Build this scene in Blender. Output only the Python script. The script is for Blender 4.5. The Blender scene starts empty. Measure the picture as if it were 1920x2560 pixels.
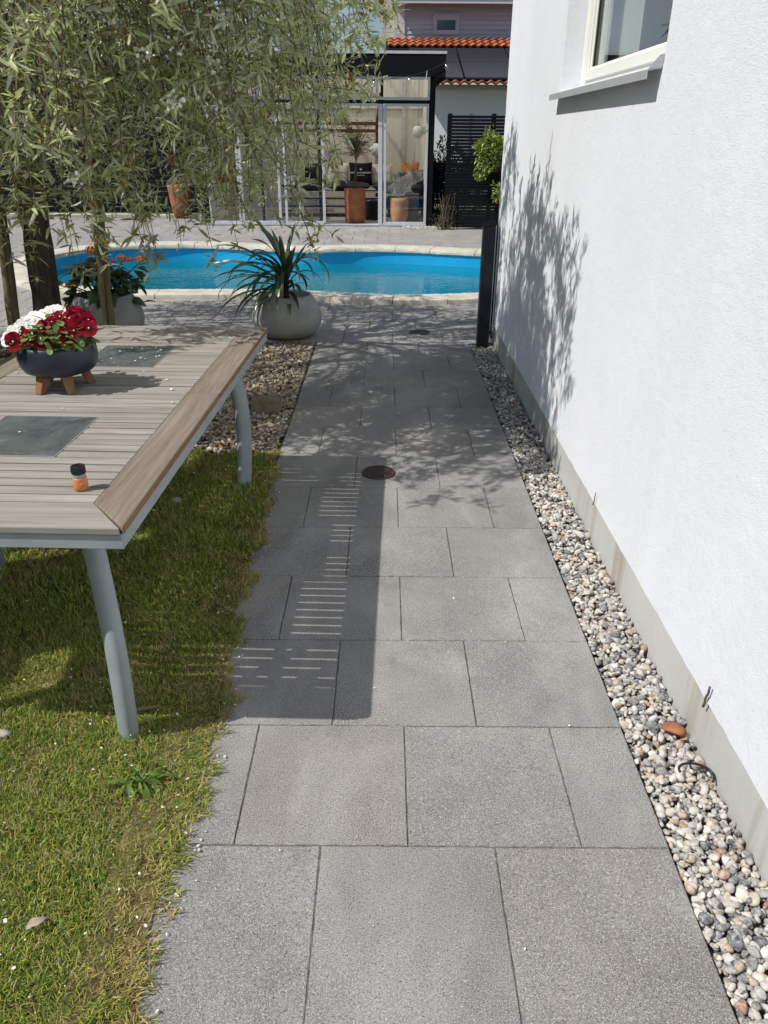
import bpy, math, random
import numpy as np
from mathutils import Vector, Matrix

random.seed(7)
rng = np.random.default_rng(11)
PI = math.pi
scene = bpy.context.scene
col = scene.collection

# ------------------------------------------------------------------ camera
PITCH, ROLL, YAW = math.radians(26.05), math.radians(0.4), math.radians(-0.02)
fw = Vector((math.sin(YAW)*math.cos(PITCH), math.cos(YAW)*math.cos(PITCH), -math.sin(PITCH)))
rt = Vector((math.cos(YAW), -math.sin(YAW), 0))
up = rt.cross(fw)
rt2 = rt*math.cos(ROLL) + up*math.sin(ROLL)
up2 = -rt*math.sin(ROLL) + up*math.cos(ROLL)
cam = bpy.data.objects.new('camera', bpy.data.cameras.new('camera'))
cam.matrix_world = Matrix(((rt2.x, up2.x, -fw.x, 0), (rt2.y, up2.y, -fw.y, 0), (rt2.z, up2.z, -fw.z, 1.46), (0, 0, 0, 1)))
cam.data.sensor_width = 36
cam.data.lens = 36*1916/2560
cam.data.clip_start = 0.05
cam.data.clip_end = 1000
col.objects.link(cam)
scene.camera = cam

# ------------------------------------------------------------------ sky and sun
SUN_TO = Vector((0.535, 0.21, -0.70)).normalized()          # direction the light travels
elev = math.asin(-SUN_TO.z)
azim = math.atan2(-SUN_TO.x, -SUN_TO.y)                      # compass angle of the sun from +Y, clockwise
world = bpy.data.worlds.new('World')
scene.world = world
world.use_nodes = True
nt = world.node_tree
nt.nodes.clear()
wo = nt.nodes.new('ShaderNodeOutputWorld')
bg = nt.nodes.new('ShaderNodeBackground')
sky = nt.nodes.new('ShaderNodeTexSky')
sky.sky_type = 'NISHITA'
sky.sun_disc = False
sky.sun_elevation = elev
sky.sun_rotation = azim
sky.air_density = 1.0
sky.dust_density = 0.5
sky.ozone_density = 2.2
tc = nt.nodes.new('ShaderNodeTexCoord')
mp = nt.nodes.new('ShaderNodeMapping')
mp.inputs['Scale'].default_value = (1.0, 1.0, 2.6)
cn = nt.nodes.new('ShaderNodeTexNoise')
cn.inputs['Scale'].default_value = 2.3
cn.inputs['Detail'].default_value = 7
cn.inputs['Roughness'].default_value = 0.55
cr = nt.nodes.new('ShaderNodeValToRGB')
cr.color_ramp.elements[0].position = 0.42
cr.color_ramp.elements[1].position = 0.76
mx = nt.nodes.new('ShaderNodeMix')
mx.data_type = 'RGBA'
mx.inputs[7].default_value = (7.6, 8.2, 9.2, 1)
nt.links.new(tc.outputs['Generated'], mp.inputs['Vector'])
nt.links.new(mp.outputs[0], cn.inputs['Vector'])
nt.links.new(cn.outputs['Fac'], cr.inputs['Fac'])
nt.links.new(cr.outputs['Color'], mx.inputs[0])
nt.links.new(sky.outputs[0], mx.inputs[6])
nt.links.new(mx.outputs[2], bg.inputs['Color'])
bg.inputs['Strength'].default_value = 0.068
nt.links.new(bg.outputs[0], wo.inputs[0])

sl = bpy.data.lights.new('sun', 'SUN')
sl.energy = 4.1
sl.angle = math.radians(0.5)
sl.color = (1.0, 0.955, 0.89)
so = bpy.data.objects.new('sun', sl)
so.rotation_euler = SUN_TO.to_track_quat('-Z', 'Y').to_euler()
so.location = (-10, -4, 14)
col.objects.link(so)

vs = scene.view_settings
vs.view_transform = 'Standard'
vs.look = 'None'
vs.gamma = 1
vs.exposure = 0.24
vs.use_curve_mapping = False
scene.cycles.max_bounces = 8
scene.cycles.transparent_max_bounces = 24
scene.cycles.sample_clamp_indirect = 6

# ------------------------------------------------------------------ mesh helpers
def tag(o, label=None, cat=None, group=None, kind=None):
    if label: o['label'] = label
    if cat: o['category'] = cat
    if group: o['group'] = group
    if kind: o['kind'] = kind
    return o

def empty(name, loc=(0, 0, 0), rz=0.0, label=None, cat=None, group=None, kind=None):
    o = bpy.data.objects.new(name, None)
    o.empty_display_size = 0.1
    o.location = loc
    o.rotation_euler = (0, 0, rz)
    col.objects.link(o)
    return tag(o, label, cat, group, kind)

def link(name, me, parent=None, loc=None, rot=None):
    o = bpy.data.objects.new(name, me)
    col.objects.link(o)
    if parent: o.parent = parent
    if loc is not None: o.location = loc
    if rot is not None: o.rotation_euler = rot
    return o

def copy_tree(o, parent=None):
    c = o.copy()
    col.objects.link(c)
    c.parent = parent
    for ch in list(o.children):
        copy_tree(ch, c)
    return c

class MB:
    """collects polygons; build() links them as one mesh object"""
    def __init__(self):
        self.v, self.f, self.m = [], [], []
    def add(self, vs_, fs_, mi=0):
        b = len(self.v)
        self.v += [tuple(p) for p in vs_]
        self.f += [tuple(i+b for i in f) for f in fs_]
        self.m += [mi]*len(fs_)
        return self
    def box(self, x0, x1, y0, y1, z0, z1, mi=0, bev=0.0):
        if bev <= 0:
            vs_ = [(x0,y0,z0),(x1,y0,z0),(x1,y1,z0),(x0,y1,z0),(x0,y0,z1),(x1,y0,z1),(x1,y1,z1),(x0,y1,z1)]
            fs_ = [(3,2,1,0),(4,5,6,7),(0,1,5,4),(1,2,6,5),(2,3,7,6),(3,0,4,7)]
            return self.add(vs_, fs_, mi)
        b = min(bev, (x1-x0)*.45, (y1-y0)*.45, (z1-z0)*.45)
        xs, ys, zs = (x0, x1), (y0, y1), (z0, z1)
        V, idx = [], {}
        for i in (0, 1):
            for j in (0, 1):
                for k in (0, 1):
                    sx, sy, sz = (1-2*i)*b, (1-2*j)*b, (1-2*k)*b
                    p = (xs[i], ys[j], zs[k])
                    idx[i,j,k,0] = len(V); V.append((p[0], p[1]+sy, p[2]+sz))
                    idx[i,j,k,1] = len(V); V.append((p[0]+sx, p[1], p[2]+sz))
                    idx[i,j,k,2] = len(V); V.append((p[0]+sx, p[1]+sy, p[2]))
        F = []
        def quad(a, n):
            c = [Vector(V[q]) for q in a]
            nn = (c[1]-c[0]).cross(c[2]-c[1])
            F.append(tuple(a) if nn.dot(Vector(n)) > 0 else tuple(reversed(a)))
        for i in (0, 1):
            s = 2*i-1
            quad([idx[i,0,0,0], idx[i,1,0,0], idx[i,1,1,0], idx[i,0,1,0]], (s,0,0))
            quad([idx[0,i,0,1], idx[1,i,0,1], idx[1,i,1,1], idx[0,i,1,1]], (0,s,0))
            quad([idx[0,0,i,2], idx[1,0,i,2], idx[1,1,i,2], idx[0,1,i,2]], (0,0,s))
        for i in (0, 1):
            for j in (0, 1):
                a, c = 2*i-1, 2*j-1
                quad([idx[i,j,0,0], idx[i,j,1,0], idx[i,j,1,1], idx[i,j,0,1]], (a,c,0))
                quad([idx[i,0,j,0], idx[i,1,j,0], idx[i,1,j,2], idx[i,0,j,2]], (a,0,c))
                quad([idx[0,i,j,1], idx[1,i,j,1], idx[1,i,j,2], idx[0,i,j,2]], (0,a,c))
                for k in (0, 1):
                    quad([idx[i,j,k,0], idx[i,j,k,1], idx[i,j,k,2]], (a, c, 2*k-1))
        return self.add(V, F, mi)
    def tube(self, pts, rad, n=8, mi=0, cap=True):
        pts = [Vector(p) for p in pts]
        if not hasattr(rad, '__len__'): rad = [rad]*len(pts)
        V, F = [], []
        t = (pts[1]-pts[0]).normalized()
        a = t.orthogonal().normalized()
        for i, p in enumerate(pts):
            t = (pts[min(i+1, len(pts)-1)]-pts[max(i-1, 0)]).normalized()
            a = (a - t*a.dot(t))
            a = a.normalized() if a.length > 1e-6 else t.orthogonal().normalized()
            b = t.cross(a)
            for k in range(n):
                th = 2*PI*k/n
                V.append(p + (a*math.cos(th)+b*math.sin(th))*rad[i])
        for i in range(len(pts)-1):
            for k in range(n):
                k2 = (k+1) % n
                F.append((i*n+k, i*n+k2, (i+1)*n+k2, (i+1)*n+k))
        if cap:
            F.append(tuple(range(n-1, -1, -1)))
            F.append(tuple((len(pts)-1)*n+k for k in range(n)))
        return self.add(V, F, mi)
    def lathe(self, prof, n=32, c=(0, 0, 0), mi=0, wob=0.0):
        V, F = [], []
        for r, z in prof:
            for k in range(n):
                th = 2*PI*k/n
                V.append((c[0]+r*math.cos(th), c[1]+r*math.sin(th), c[2]+z))
        for i in range(len(prof)-1):
            for k in range(n):
                k2 = (k+1) % n
                F.append((i*n+k, i*n+k2, (i+1)*n+k2, (i+1)*n+k))
        if prof[0][0] > 1e-5: F.append(tuple(range(n-1, -1, -1)))
        if prof[-1][0] > 1e-5: F.append(tuple((len(prof)-1)*n+k for k in range(n)))
        return self.add(V, F, mi)
    def prism(self, poly, z0, z1, mi=0):
        n = len(poly)
        V = [(x, y, z0) for x, y in poly]+[(x, y, z1) for x, y in poly]
        F = [tuple(range(n-1, -1, -1)), tuple(range(n, 2*n))]
        F += [(i, (i+1) % n, n+(i+1) % n, n+i) for i in range(n)]
        return self.add(V, F, mi)
    def mesh(self, name, mats, smooth=False):
        me = bpy.data.meshes.new(name)
        me.from_pydata(self.v, [], self.f)
        for m in (mats if isinstance(mats, (list, tuple)) else [mats]): me.materials.append(m)
        if any(self.m): me.polygons.foreach_set('material_index', self.m)
        if smooth: me.polygons.foreach_set('use_smooth', [True]*len(me.polygons))
        me.update()
        return me
    def build(self, name, mats, parent=None, smooth=False, **kw):
        o = link(name, self.mesh(name, mats, smooth), parent)
        return tag(o, **kw) if kw else o

def auto_smooth(o, deg=40):
    me = o.data
    me.polygons.foreach_set('use_smooth', [True]*len(me.polygons))
    try: me.set_sharp_from_angle(angle=math.radians(deg))
    except Exception: pass
    return o

def np_mesh(name, V, faces, mats, attr=None, smooth=False, midx=None):
    """faces: list of (n,k) int arrays"""
    me = bpy.data.meshes.new(name)
    V = np.ascontiguousarray(V, dtype=np.float32)
    me.vertices.add(len(V)); me.vertices.foreach_set('co', V.ravel())
    loops = np.concatenate([f.ravel() for f in faces]).astype(np.int32)
    tot = np.concatenate([np.full(len(f), f.shape[1]) for f in faces]).astype(np.int32)
    st = np.concatenate([[0], np.cumsum(tot)[:-1]]).astype(np.int32)
    me.loops.add(len(loops)); me.loops.foreach_set('vertex_index', loops)
    me.polygons.add(len(tot)); me.polygons.foreach_set('loop_start', st)
    try: me.polygons.foreach_set('loop_total', tot)
    except Exception: pass
    for m in (mats if isinstance(mats, (list, tuple)) else [mats]): me.materials.append(m)
    if midx is not None: me.polygons.foreach_set('material_index', midx.astype(np.int32))
    if smooth: me.polygons.foreach_set('use_smooth', np.ones(len(tot), dtype=bool))
    me.update(calc_edges=True)
    if attr is not None:
        for k, a in attr.items():
            at = me.attributes.new(k, 'FLOAT', 'POINT')
            at.data.foreach_set('value', np.ascontiguousarray(a, dtype=np.float32))
    return me

# ------------------------------------------------------------------ material helpers
class G:
    """small node-graph writer"""
    def __init__(self, name):
        self.mat = bpy.data.materials.new(name)
        self.mat.use_nodes = True
        self.t = self.mat.node_tree
        self.t.nodes.clear()
        self.out = self.t.nodes.new('ShaderNodeOutputMaterial')
    def n(self, typ, **kw):
        nd = self.t.nodes.new('ShaderNode'+typ)
        for k, v in kw.items():
            if k == 'i':
                for kk, vv in v.items(): self.set(nd.inputs[kk], vv)
            else: setattr(nd, k, v)
        return nd
    def set(self, sock, v):
        if hasattr(v, 'is_linked') or isinstance(v, bpy.types.NodeSocket): self.t.links.new(v, sock)
        else:
            if sock.type == 'RGBA' and len(v) == 3: v = (*v, 1)
            sock.default_value = v
    def pos(self, scale=(1, 1, 1), kind='world', rot=(0, 0, 0)):
        if kind == 'world': s = self.n('NewGeometry').outputs['Position']
        else: s = self.n('TexCoord').outputs['Object' if kind == 'object' else 'Generated']
        return self.n('Mapping', i={'Vector': s, 'Scale': scale, 'Rotation': rot}).outputs[0]
    def noise(self, vec, scale, detail=4, rough=.55, dist=0.0):
        return self.n('TexNoise', i={'Vector': vec, 'Scale': scale, 'Detail': detail, 'Roughness': rough, 'Distortion': dist}).outputs['Fac']
    def ramp(self, fac, stops, interp='LINEAR'):
        r = self.n('ValToRGB', i={'Fac': fac})
        cr_ = r.color_ramp
        cr_.interpolation = interp
        while len(cr_.elements) < len(stops): cr_.elements.new(0.5)
        for e, (p, c) in zip(cr_.elements, stops):
            e.position = p
            e.color = (c, c, c, 1) if not hasattr(c, '__len__') else (*c, 1)
        return r.outputs['Color']
    def mix(self, fac, a, b, mode='MIX'):
        m = self.n('Mix', data_type='RGBA', blend_type=mode)
        self.set(m.inputs[0], fac); self.set(m.inputs[6], a); self.set(m.inputs[7], b)
        return m.outputs[2]
    def math(self, op, a, b=0.0):
        m = self.n('Math', operation=op)
        self.set(m.inputs[0], a); self.set(m.inputs[1], b)
        return m.outputs[0]
    def rand(self): return self.n('ObjectInfo').outputs['Random']
    def attr(self, name): return self.n('Attribute', attribute_name=name).outputs['Fac']
    def bump(self, h, strength=.3, dist=.01, normal=None):
        b = self.n('Bump', i={'Height': h, 'Strength': strength, 'Distance': dist})
        if normal is not None: self.t.links.new(normal, b.inputs['Normal'])
        return b.outputs[0]
    def pbr(self, color, rough=.6, normal=None, spec=.5, metal=0.0, **extra):
        p = self.n('BsdfPrincipled', i={'Base Color': color, 'Roughness': rough, 'Metallic': metal, 'Specular IOR Level': spec, **extra})
        if normal is not None: self.t.links.new(normal, p.inputs['Normal'])
        self.t.links.new(p.outputs[0], self.out.inputs['Surface'])
        return p
    def surf(self, s): self.t.links.new(s, self.out.inputs['Surface'])

def simple(name, c, rough=.6, var=.12, scale=8, bump=0.0, bscale=60, spec=.4, metal=0.0, kind='object'):
    g = G(name)
    p = g.pos(kind=kind)
    f = g.noise(p, scale, 5)
    a = tuple(x*(1-var) for x in c); b = tuple(min(1, x*(1+var)) for x in c)
    c_ = g.ramp(f, [(.3, a), (.7, b)])
    nrm = g.bump(g.noise(p, bscale, 4), bump, .004) if bump else None
    g.pbr(c_, rough, nrm, spec, metal)
    return g.mat

# concrete slabs
def slab_material(name, base, dark, warm):
    g = G(name)
    p = g.pos()
    big = g.noise(p, 1.7, 5, .6, .3)
    mid = g.noise(p, 7, 5, .6)
    c = g.mix(g.ramp(big, [(.36, 0.), (.66, 1.)]), dark, base)
    c = g.mix(g.math('MULTIPLY', g.ramp(mid, [(.35, 0.), (.65, 1.)]), .30), c, tuple(x*1.25 for x in base))
    r = g.rand()
    c = g.mix(g.ramp(r, [(.74, 0.), (1., .45)]), c, warm)
    st = g.noise(g.pos((1, .55, 1)), 2.6, 6, .62, .6)
    c = g.mix(g.ramp(st, [(.50, 0.), (.66, .7)]), c, tuple(x*1.36 for x in base))
    c = g.mix(g.ramp(g.noise(p, 4.2, 5, .6, .8), [(.58, 0.), (.74, .45)]), c, tuple(x*.66 for x in dark))
    c = g.mix(g.ramp(r, [(0., .16), (.3, 0.)]), c, tuple(x*.7 for x in dark))
    g1 = g.noise(p, 230, 4, .75)
    g2 = g.noise(p, 430, 3, .75)
    c = g.mix(g.ramp(g1, [(.32, .95), (.50, 0.)]), c, (.035, .035, .036))
    c = g.mix(g.ramp(g2, [(.53, 0.), (.66, .95)]), c, (.58, .57, .545))
    vor = g.n('TexVoronoi', i={'Vector': p, 'Scale': 85.0}).outputs['Distance']
    vc = g.n('TexVoronoi', i={'Vector': p, 'Scale': 85.0}).outputs['Color']
    dots = g.math('MULTIPLY', g.ramp(vor, [(.16, 1.), (.24, 0.)]), g.ramp(vc, [(.80, 0.), (.86, 1.)]))
    c = g.mix(g.math('MULTIPLY', dots, .45), c, (.55, .525, .49))
    h = g.math('ADD', g.math('MULTIPLY', g1, .7), g.math('MULTIPLY', g2, .5))
    nrm = g.bump(h, .6, .004)
    g.pbr(c, .85, nrm, .25)
    return g.mat
M = {}
M['slab'] = slab_material('slab_concrete', (.252, .245, .236), (.150, .147, .144), (.245, .208, .172))
M['paver'] = slab_material('terrace_concrete', (.305, .290, .275), (.235, .224, .214), (.29, .26, .23))

g = G('joint_sand'); p = g.pos()
g.pbr(g.ramp(g.noise(p, 60, 5), [(.3, (.075, .07, .065)), (.7, (.19, .18, .165))]), .95, g.bump(g.noise(p, 200, 3), .5, .01), .1)
M['sand'] = g.mat
g = G('soil'); p = g.pos()
g.pbr(g.ramp(g.noise(p, 18, 6), [(.3, (.06, .048, .022)), (.5, (.14, .11, .05)), (.7, (.26, .205, .10))]), .95, g.bump(g.noise(p, 90, 5), .7, .02), .1)
M['soil'] = g.mat
g = G('far_ground'); p = g.pos()
g.pbr(g.ramp(g.noise(p, 1.2, 6), [(.3, (.05, .07, .025)), (.7, (.11, .12, .05))]), .95)
M['ground'] = g.mat

# grass blades
g = G('grass_blade'); p = g.pos()
r = g.attr('rnd'); hgt = g.attr('hgt')
fresh = g.ramp(r, [(0., (.050, .118, .012)), (.35, (.145, .245, .024)), (.7, (.33, .375, .050)), (1., (.52, .50, .13))])
dry = g.ramp(r, [(0., (.26, .185, .06)), (.5, (.46, .345, .135)), (1., (.64, .52, .27))])
patch = g.noise(p, 3.4, 5, .65, .5)
fine = g.noise(p, 12, 3, .6)
sel = g.math('ADD', g.math('MULTIPLY', patch, .9), g.math('MULTIPLY', fine, .35))
sel = g.math('ADD', sel, g.math('MULTIPLY', g.attr('dry'), .42))
fac = g.ramp(sel, [(.64, 0.), (.84, .9)])
c = g.mix(fac, fresh, dry)
d = g.n('BsdfDiffuse', i={'Color': c, 'Roughness': .8})
tr = g.n('BsdfTranslucent', i={'Color': c})
gl = g.n('BsdfGlossy', i={'Color': (1, 1, 1), 'Roughness': .45})
m1 = g.n('MixShader', i={0: .18, 1: d.outputs[0], 2: tr.outputs[0]})
m2 = g.n('MixShader', i={0: .03, 1: m1.outputs[0], 2: gl.outputs[0]})
g.surf(m2.outputs[0])
M['grass'] = g.mat

def leaf_mat(name, front, back, transl=.3, gloss=.06, rough=.45, attrname=None):
    g = G(name)
    r = g.attr(attrname) if attrname else g.rand()
    cf = g.ramp(r, [(0., tuple(x*.62 for x in front)), (.5, front), (1., tuple(x*1.42 for x in front))])
    cb = g.ramp(r, [(0., tuple(x*.75 for x in back)), (1., tuple(x*1.2 for x in back))])
    bf = g.n('NewGeometry').outputs['Backfacing']
    c = g.mix(bf, cf, cb)
    d = g.n('BsdfDiffuse', i={'Color': c})
    t = g.n('BsdfTranslucent', i={'Color': g.mix(.5, cf, (.34, .39, .09))})
    gl = g.n('BsdfGlossy', i={'Color': (1, 1, 1), 'Roughness': rough})
    a = g.n('MixShader', i={0: transl, 1: d.outputs[0], 2: t.outputs[0]})
    b = g.n('MixShader', i={0: gloss, 1: a.outputs[0], 2: gl.outputs[0]})
    g.surf(b.outputs[0])
    return g.mat
M['pear_leaf'] = leaf_mat('silver_pear_leaf', (.42, .48, .21), (.70, .72, .54), .46, .05, .5, 'rnd')
M['yucca_leaf'] = leaf_mat('yucca_leaf', (.030, .062, .018), (.045, .08, .03), .12, .10, .35)
M['hydrangea_leaf'] = leaf_mat('hydrangea_leaf', (.030, .060, .022), (.07, .11, .05), .2, .07, .4)
M['shrub_leaf'] = leaf_mat('shrub_leaf', (.20, .27, .028), (.22, .28, .06), .35, .06, .4, 'rnd')
M['hedge_leaf'] = leaf_mat('hedge_leaf', (.045, .085, .02), (.07, .11, .04), .25, .08, .4, 'rnd')
M['pansy_leaf'] = leaf_mat('pansy_leaf', (.14, .22, .055), (.17, .24, .09), .3, .05, .45)
M['olive_leaf'] = leaf_mat('dry_leaf', (.085, .07, .035), (.11, .09, .05), .2, .03, .6, 'rnd')
M['weed_leaf'] = leaf_mat('weed_leaf', (.105, .185, .028), (.14, .20, .05), .3, .02, .5)

g = G('pear_blossom')
r = g.attr('rnd')
g.pbr(g.ramp(r, [(0., (.24, .15, .045)), (.3, (.36, .26, .09)), (.55, (.36, .31, .13)), (.66, (.62, .60, .50)), (1., (.72, .71, .64))]), .8, None, .1)
M['blossom'] = g.mat

def bark(name, a, b, scale=(1, 1, .18), sc=28, bs=.8):
    g = G(name); p = g.pos(scale)
    f = g.noise(p, sc, 6, .65, .4)
    g.pbr(g.ramp(f, [(.3, a), (.68, b)]), .9, g.bump(f, bs, .02), .15)
    return g.mat
M['bark'] = bark('pear_bark', (.030, .022, .017), (.13, .10, .078))
M['twig'] = bark('pear_twig', (.075, .048, .034), (.21, .145, .10), (1, 1, 1), 40, .3)
M['stake'] = bark('stake_wood', (.115, .095, .05), (.22, .19, .11), (1, 1, .06), 26, .4)

def wood(name, a, b, axis, sc=22, rough=.7, bs=.35, kind='object', seedrand=True):
    g = G(name)
    s = [1.0, 1.0, 1.0]; s[axis] = .045
    p = g.pos(tuple(s), kind)
    if seedrand:
        off = g.n('CombineXYZ', i={0: g.math('MULTIPLY', g.rand(), 37.), 1: g.math('MULTIPLY', g.rand(), 91.), 2: g.rand()}).outputs[0]
        p = g.n('VectorMath', operation='ADD', i={0: p, 1: off}).outputs[0]
    f = g.noise(p, sc*3, 7, .65, .9)
    f2 = g.noise(p, sc*.8, 4, .5, .6)
    c = g.ramp(f, [(.28, a), (.60, b), (.8, tuple(min(1, x*1.22) for x in b))])
    c = g.mix(g.ramp(f2, [(.4, .0), (.72, .5)]), c, tuple(x*.62 for x in a))
    c = g.mix(g.math('MULTIPLY', g.ramp(g.rand(), [(0., 1.), (1., 0.)]), .55), c, tuple(x*.62 for x in b))
    g.pbr(c, rough, g.bump(f, bs, .003), .25)
    return g.mat
M['teak_x'] = wood('weathered_teak_slat', (.190, .170, .145), (.375, .345, .305), 0)
M['teak_y'] = wood('weathered_teak_frame', (.125, .100, .076), (.275, .230, .185), 1)
M['teak_edge'] = wood('bare_teak_edge', (.16, .075, .035), (.27, .14, .07), 1)
M['foot_wood'] = wood('foot_wood', (.17, .085, .04), (.30, .165, .085), 2, 30)
M['rail_brown'] = wood('brown_rail_wood', (.09, .035, .017), (.16, .07, .035), 0, 20)
M['black_wood'] = wood('black_painted_wood', (.0050, .0056, .0078), (.0115, .0128, .017), 0, 20, .62, .3)
for nd in M['black_wood'].node_tree.nodes:
    if nd.type == 'BSDF_PRINCIPLED': nd.inputs['Specular IOR Level'].default_value = .12
M['black_post'] = simple('black_post_paint', (.012, .013, .018), .5, .2, 12, .1)
M['plank'] = wood('grey_floor_board', (.30, .285, .265), (.46, .445, .42), 0, 20)
M['pallet'] = wood('painted_pallet', (.40, .39, .37), (.62, .60, .57), 0, 18)
M['clad'] = wood('slate_cladding', (.46, .50, .62), (.55, .60, .72), 0, 16, .6, .15)
M['cream_clad'] = simple('cream_cladding', (.60, .57, .48), .6)
M['white_trim'] = simple('white_trim', (.62, .62, .63), .5, .05)
M['clad_trim'] = simple('slate_trim', (.46, .48, .58), .5, .06)

# render, plinth
g = G('white_render'); p = g.pos()
f1 = g.noise(p, 230, 5, .7); f2 = g.noise(p, 1.1, 5, .6)
streak = g.noise(g.pos((1, 1, .12)), 3.2, 6, .6)
c = g.mix(g.ramp(f2, [(.3, 0.), (.7, 1.)]), (.745, .768, .825), (.815, .838, .89))
c = g.mix(g.ramp(streak, [(.52, 0.), (.78, .26)]), c, (.60, .61, .615))
spk = g.noise(p, 95, 2, .5)
c = g.mix(g.ramp(spk, [(.78, 0.), (.83, .6)]), c, (.45, .45, .44))
f3 = g.noise(p, 28, 4, .6)
nrm = g.bump(f3, .16, .02)
nrm = g.bump(f1, .6, .006, nrm)
g.pbr(c, .9, nrm, .2)
M['render'] = g.mat
g = G('plinth_concrete'); p = g.pos()
f1 = g.noise(p, 120, 4, .7); f2 = g.noise(p, 2.5, 5, .6)
st = g.noise(g.pos((1, 1, .10)), 4.5, 5, .6, .3)
c = g.mix(g.ramp(f2, [(.3, 0.), (.7, 1.)]), (.425, .43, .415), (.52, .525, .505))
c = g.mix(g.ramp(st, [(.53, 0.), (.66, .7)]), c, (.30, .255, .18))
c = g.mix(g.ramp(f1, [(.27, .7), (.34, 0.)]), c, (.12, .125, .12))
g.pbr(c, .85, g.bump(f1, .25, .004), .25)
M['plinth'] = g.mat

# stones
def pebble_mat(name, src, tint=(1, 1, 1)):
    g = G(name)
    r = g.attr('rnd') if src == 'attr' else g.rand()
    c = g.ramp(r, [(0., (.085, .09, .098)), (.12, (.155, .157, .16)), (.25, (.25, .243, .235)), (.40, (.36, .34, .315)), (.55, (.46, .43, .39)),
                   (.70, (.56, .525, .47)), (.82, (.43, .36, .28)), (.91, (.36, .26, .16)), (.955, (.30, .17, .11)), (.975, (.62, .60, .57))], 'CONSTANT')
    p = g.pos()
    f = g.noise(p, 55, 5, .65, 1.2)
    c = g.mix(g.ramp(f, [(.42, 0.), (.60, .42)]), c, (.66, .64, .60))
    c = g.mix(g.ramp(g.noise(p, 38, 4, .6, .8), [(.60, 0.), (.70, .5)]), c, (.10, .10, .105))
    if tint != (1, 1, 1): c = g.mix(1.0, c, tint, 'MULTIPLY')
    g.pbr(c, .85, g.bump(g.noise(p, 160, 4), .35, .004), .2)
    return g.mat
M['pebble'] = pebble_mat('gravel_stone', 'attr')
M['pebble_obj'] = pebble_mat('pebble_stone', 'obj')
M['pebble_brown'] = pebble_mat('bed_gravel_stone', 'attr', (.86, .76, .64))
M['red_stone'] = simple('red_stone', (.30, .115, .055), .7, .35, 22, .4, 60)
M['grey_stone'] = simple('grey_stone', (.33, .31, .28), .8, .35, 25, .3, 60)
M['coping'] = simple('coping_sandstone', (.52, .485, .41), .85, .18, 6, .5, 45, .2, 0, 'world')
M['block'] = simple('mossy_block', (.20, .17, .115), .9, .35, 14, .6, 50, .2)
M['planter'] = simple('planter_fibre_cement', (.345, .345, .325), .75, .14, 7, .18, 60, .3)

# metals and paint
M['table_metal'] = simple('table_grey_paint', (.27, .305, .325), .42, .10, 9, .06, 90, .5)
M['alu'] = simple('pale_aluminium', (.56, .585, .62), .45, .06, 10, 0, 60, .5)
M['sill'] = simple('sill_metal', (.50, .52, .53), .38, .05, 9, 0, 60, .5, .35)
M['win_paint'] = simple('window_paint', (.735, .745, .70), .4, .03, 7, .05, 120, .45)
M['gasket'] = simple('black_gasket', (.02, .02, .022), .5)
M['navy'] = simple('navy_glaze', (.018, .024, .040), .38, .25, 14, .05, 60, .5)
M['terracotta'] = simple('terracotta', (.36, .135, .062), .6, .22, 7, .1, 50, .3)
M['pale_terracotta'] = simple('pale_terracotta', (.47, .25, .14), .7, .2, 8, .1, 50, .3)
M['rust_iron'] = simple('rusty_cast_iron', (.062, .030, .026), .6, .4, 50, .5, 150, .4)
M['dark_iron'] = simple('dark_drain_grate', (.06, .058, .058), .6, .3, 40, .5, 150, .4)
M['black_plastic'] = simple('black_plastic', (.014, .014, .016), .35, .1)
M['grey_plastic'] = simple('grey_plastic', (.26, .28, .31), .4, .08)
M['orange_plastic'] = simple('orange_plastic', (.56, .205, .075), .42, .12, 14)
M['white_petal'] = simple('white_petal', (.58, .565, .50), .7, .08)
M['dead_leaf'] = simple('dead_leaf', (.34, .29, .23), .8, .3, 60, .4, 90)
M['dead_stem'] = simple('dead_stem', (.20, .15, .10), .9, .35, 30)
M['stick'] = simple('brown_stick', (.10, .075, .065), .85, .35, 60)
M['interior'] = None
g = G('beige_board_lining'); p = g.pos((1, 1, .03))
f = g.noise(p, 30, 4, .5)
wv = g.n('TexWave', wave_type='BANDS', bands_direction='X', i={'Vector': g.pos(), 'Scale': 5.0, 'Distortion': 0.0}).outputs['Fac']
c = g.ramp(f, [(.3, (.66, .61, .50)), (.7, (.76, .71, .60))])
g.pbr(c, .7, g.bump(g.ramp(wv, [(0., 0.), (.12, 1.)]), .5, .01), .2)
M['interior'] = g.mat
M['room_wall'] = simple('room_wall', (.42, .42, .41), .8, .05)
g = G('curtain_cloth'); p = g.pos((1, 1, .02))
f = g.noise(p, 26, 4, .6)
c = g.ramp(f, [(.3, (.60, .61, .55)), (.7, (.74, .75, .70))])
d = g.n('BsdfDiffuse', i={'Color': c}); t = g.n('BsdfTranslucent', i={'Color': c})
g.surf(g.n('MixShader', i={0: .35, 1: d.outputs[0], 2: t.outputs[0]}).outputs[0])
M['curtain'] = g.mat
M['cream_cloth'] = simple('cream_cloth', (.60, .55, .45), .9, .08, 30, .3, 200, .1)
M['black_cloth'] = simple('black_cloth', (.013, .011, .012), .9, .2, 30, .3, 200, .1)
M['dark_cloth'] = simple('charcoal_cloth', (.035, .037, .040), .9, .2, 30, .3, 200, .1)
M['orange_cloth'] = simple('orange_cloth', (.42, .15, .04), .9, .15, 30, .3, 200, .1)
M['fur'] = simple('grey_fur_blanket', (.19, .185, .175), .95, .55, 24, .9, 45, .1)
M['lantern_paper'] = simple('lantern_paper', (.66, .66, .63), .8, .04)
M['grey_box'] = simple('grey_storage_box', (.13, .155, .175), .5, .1)
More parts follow.
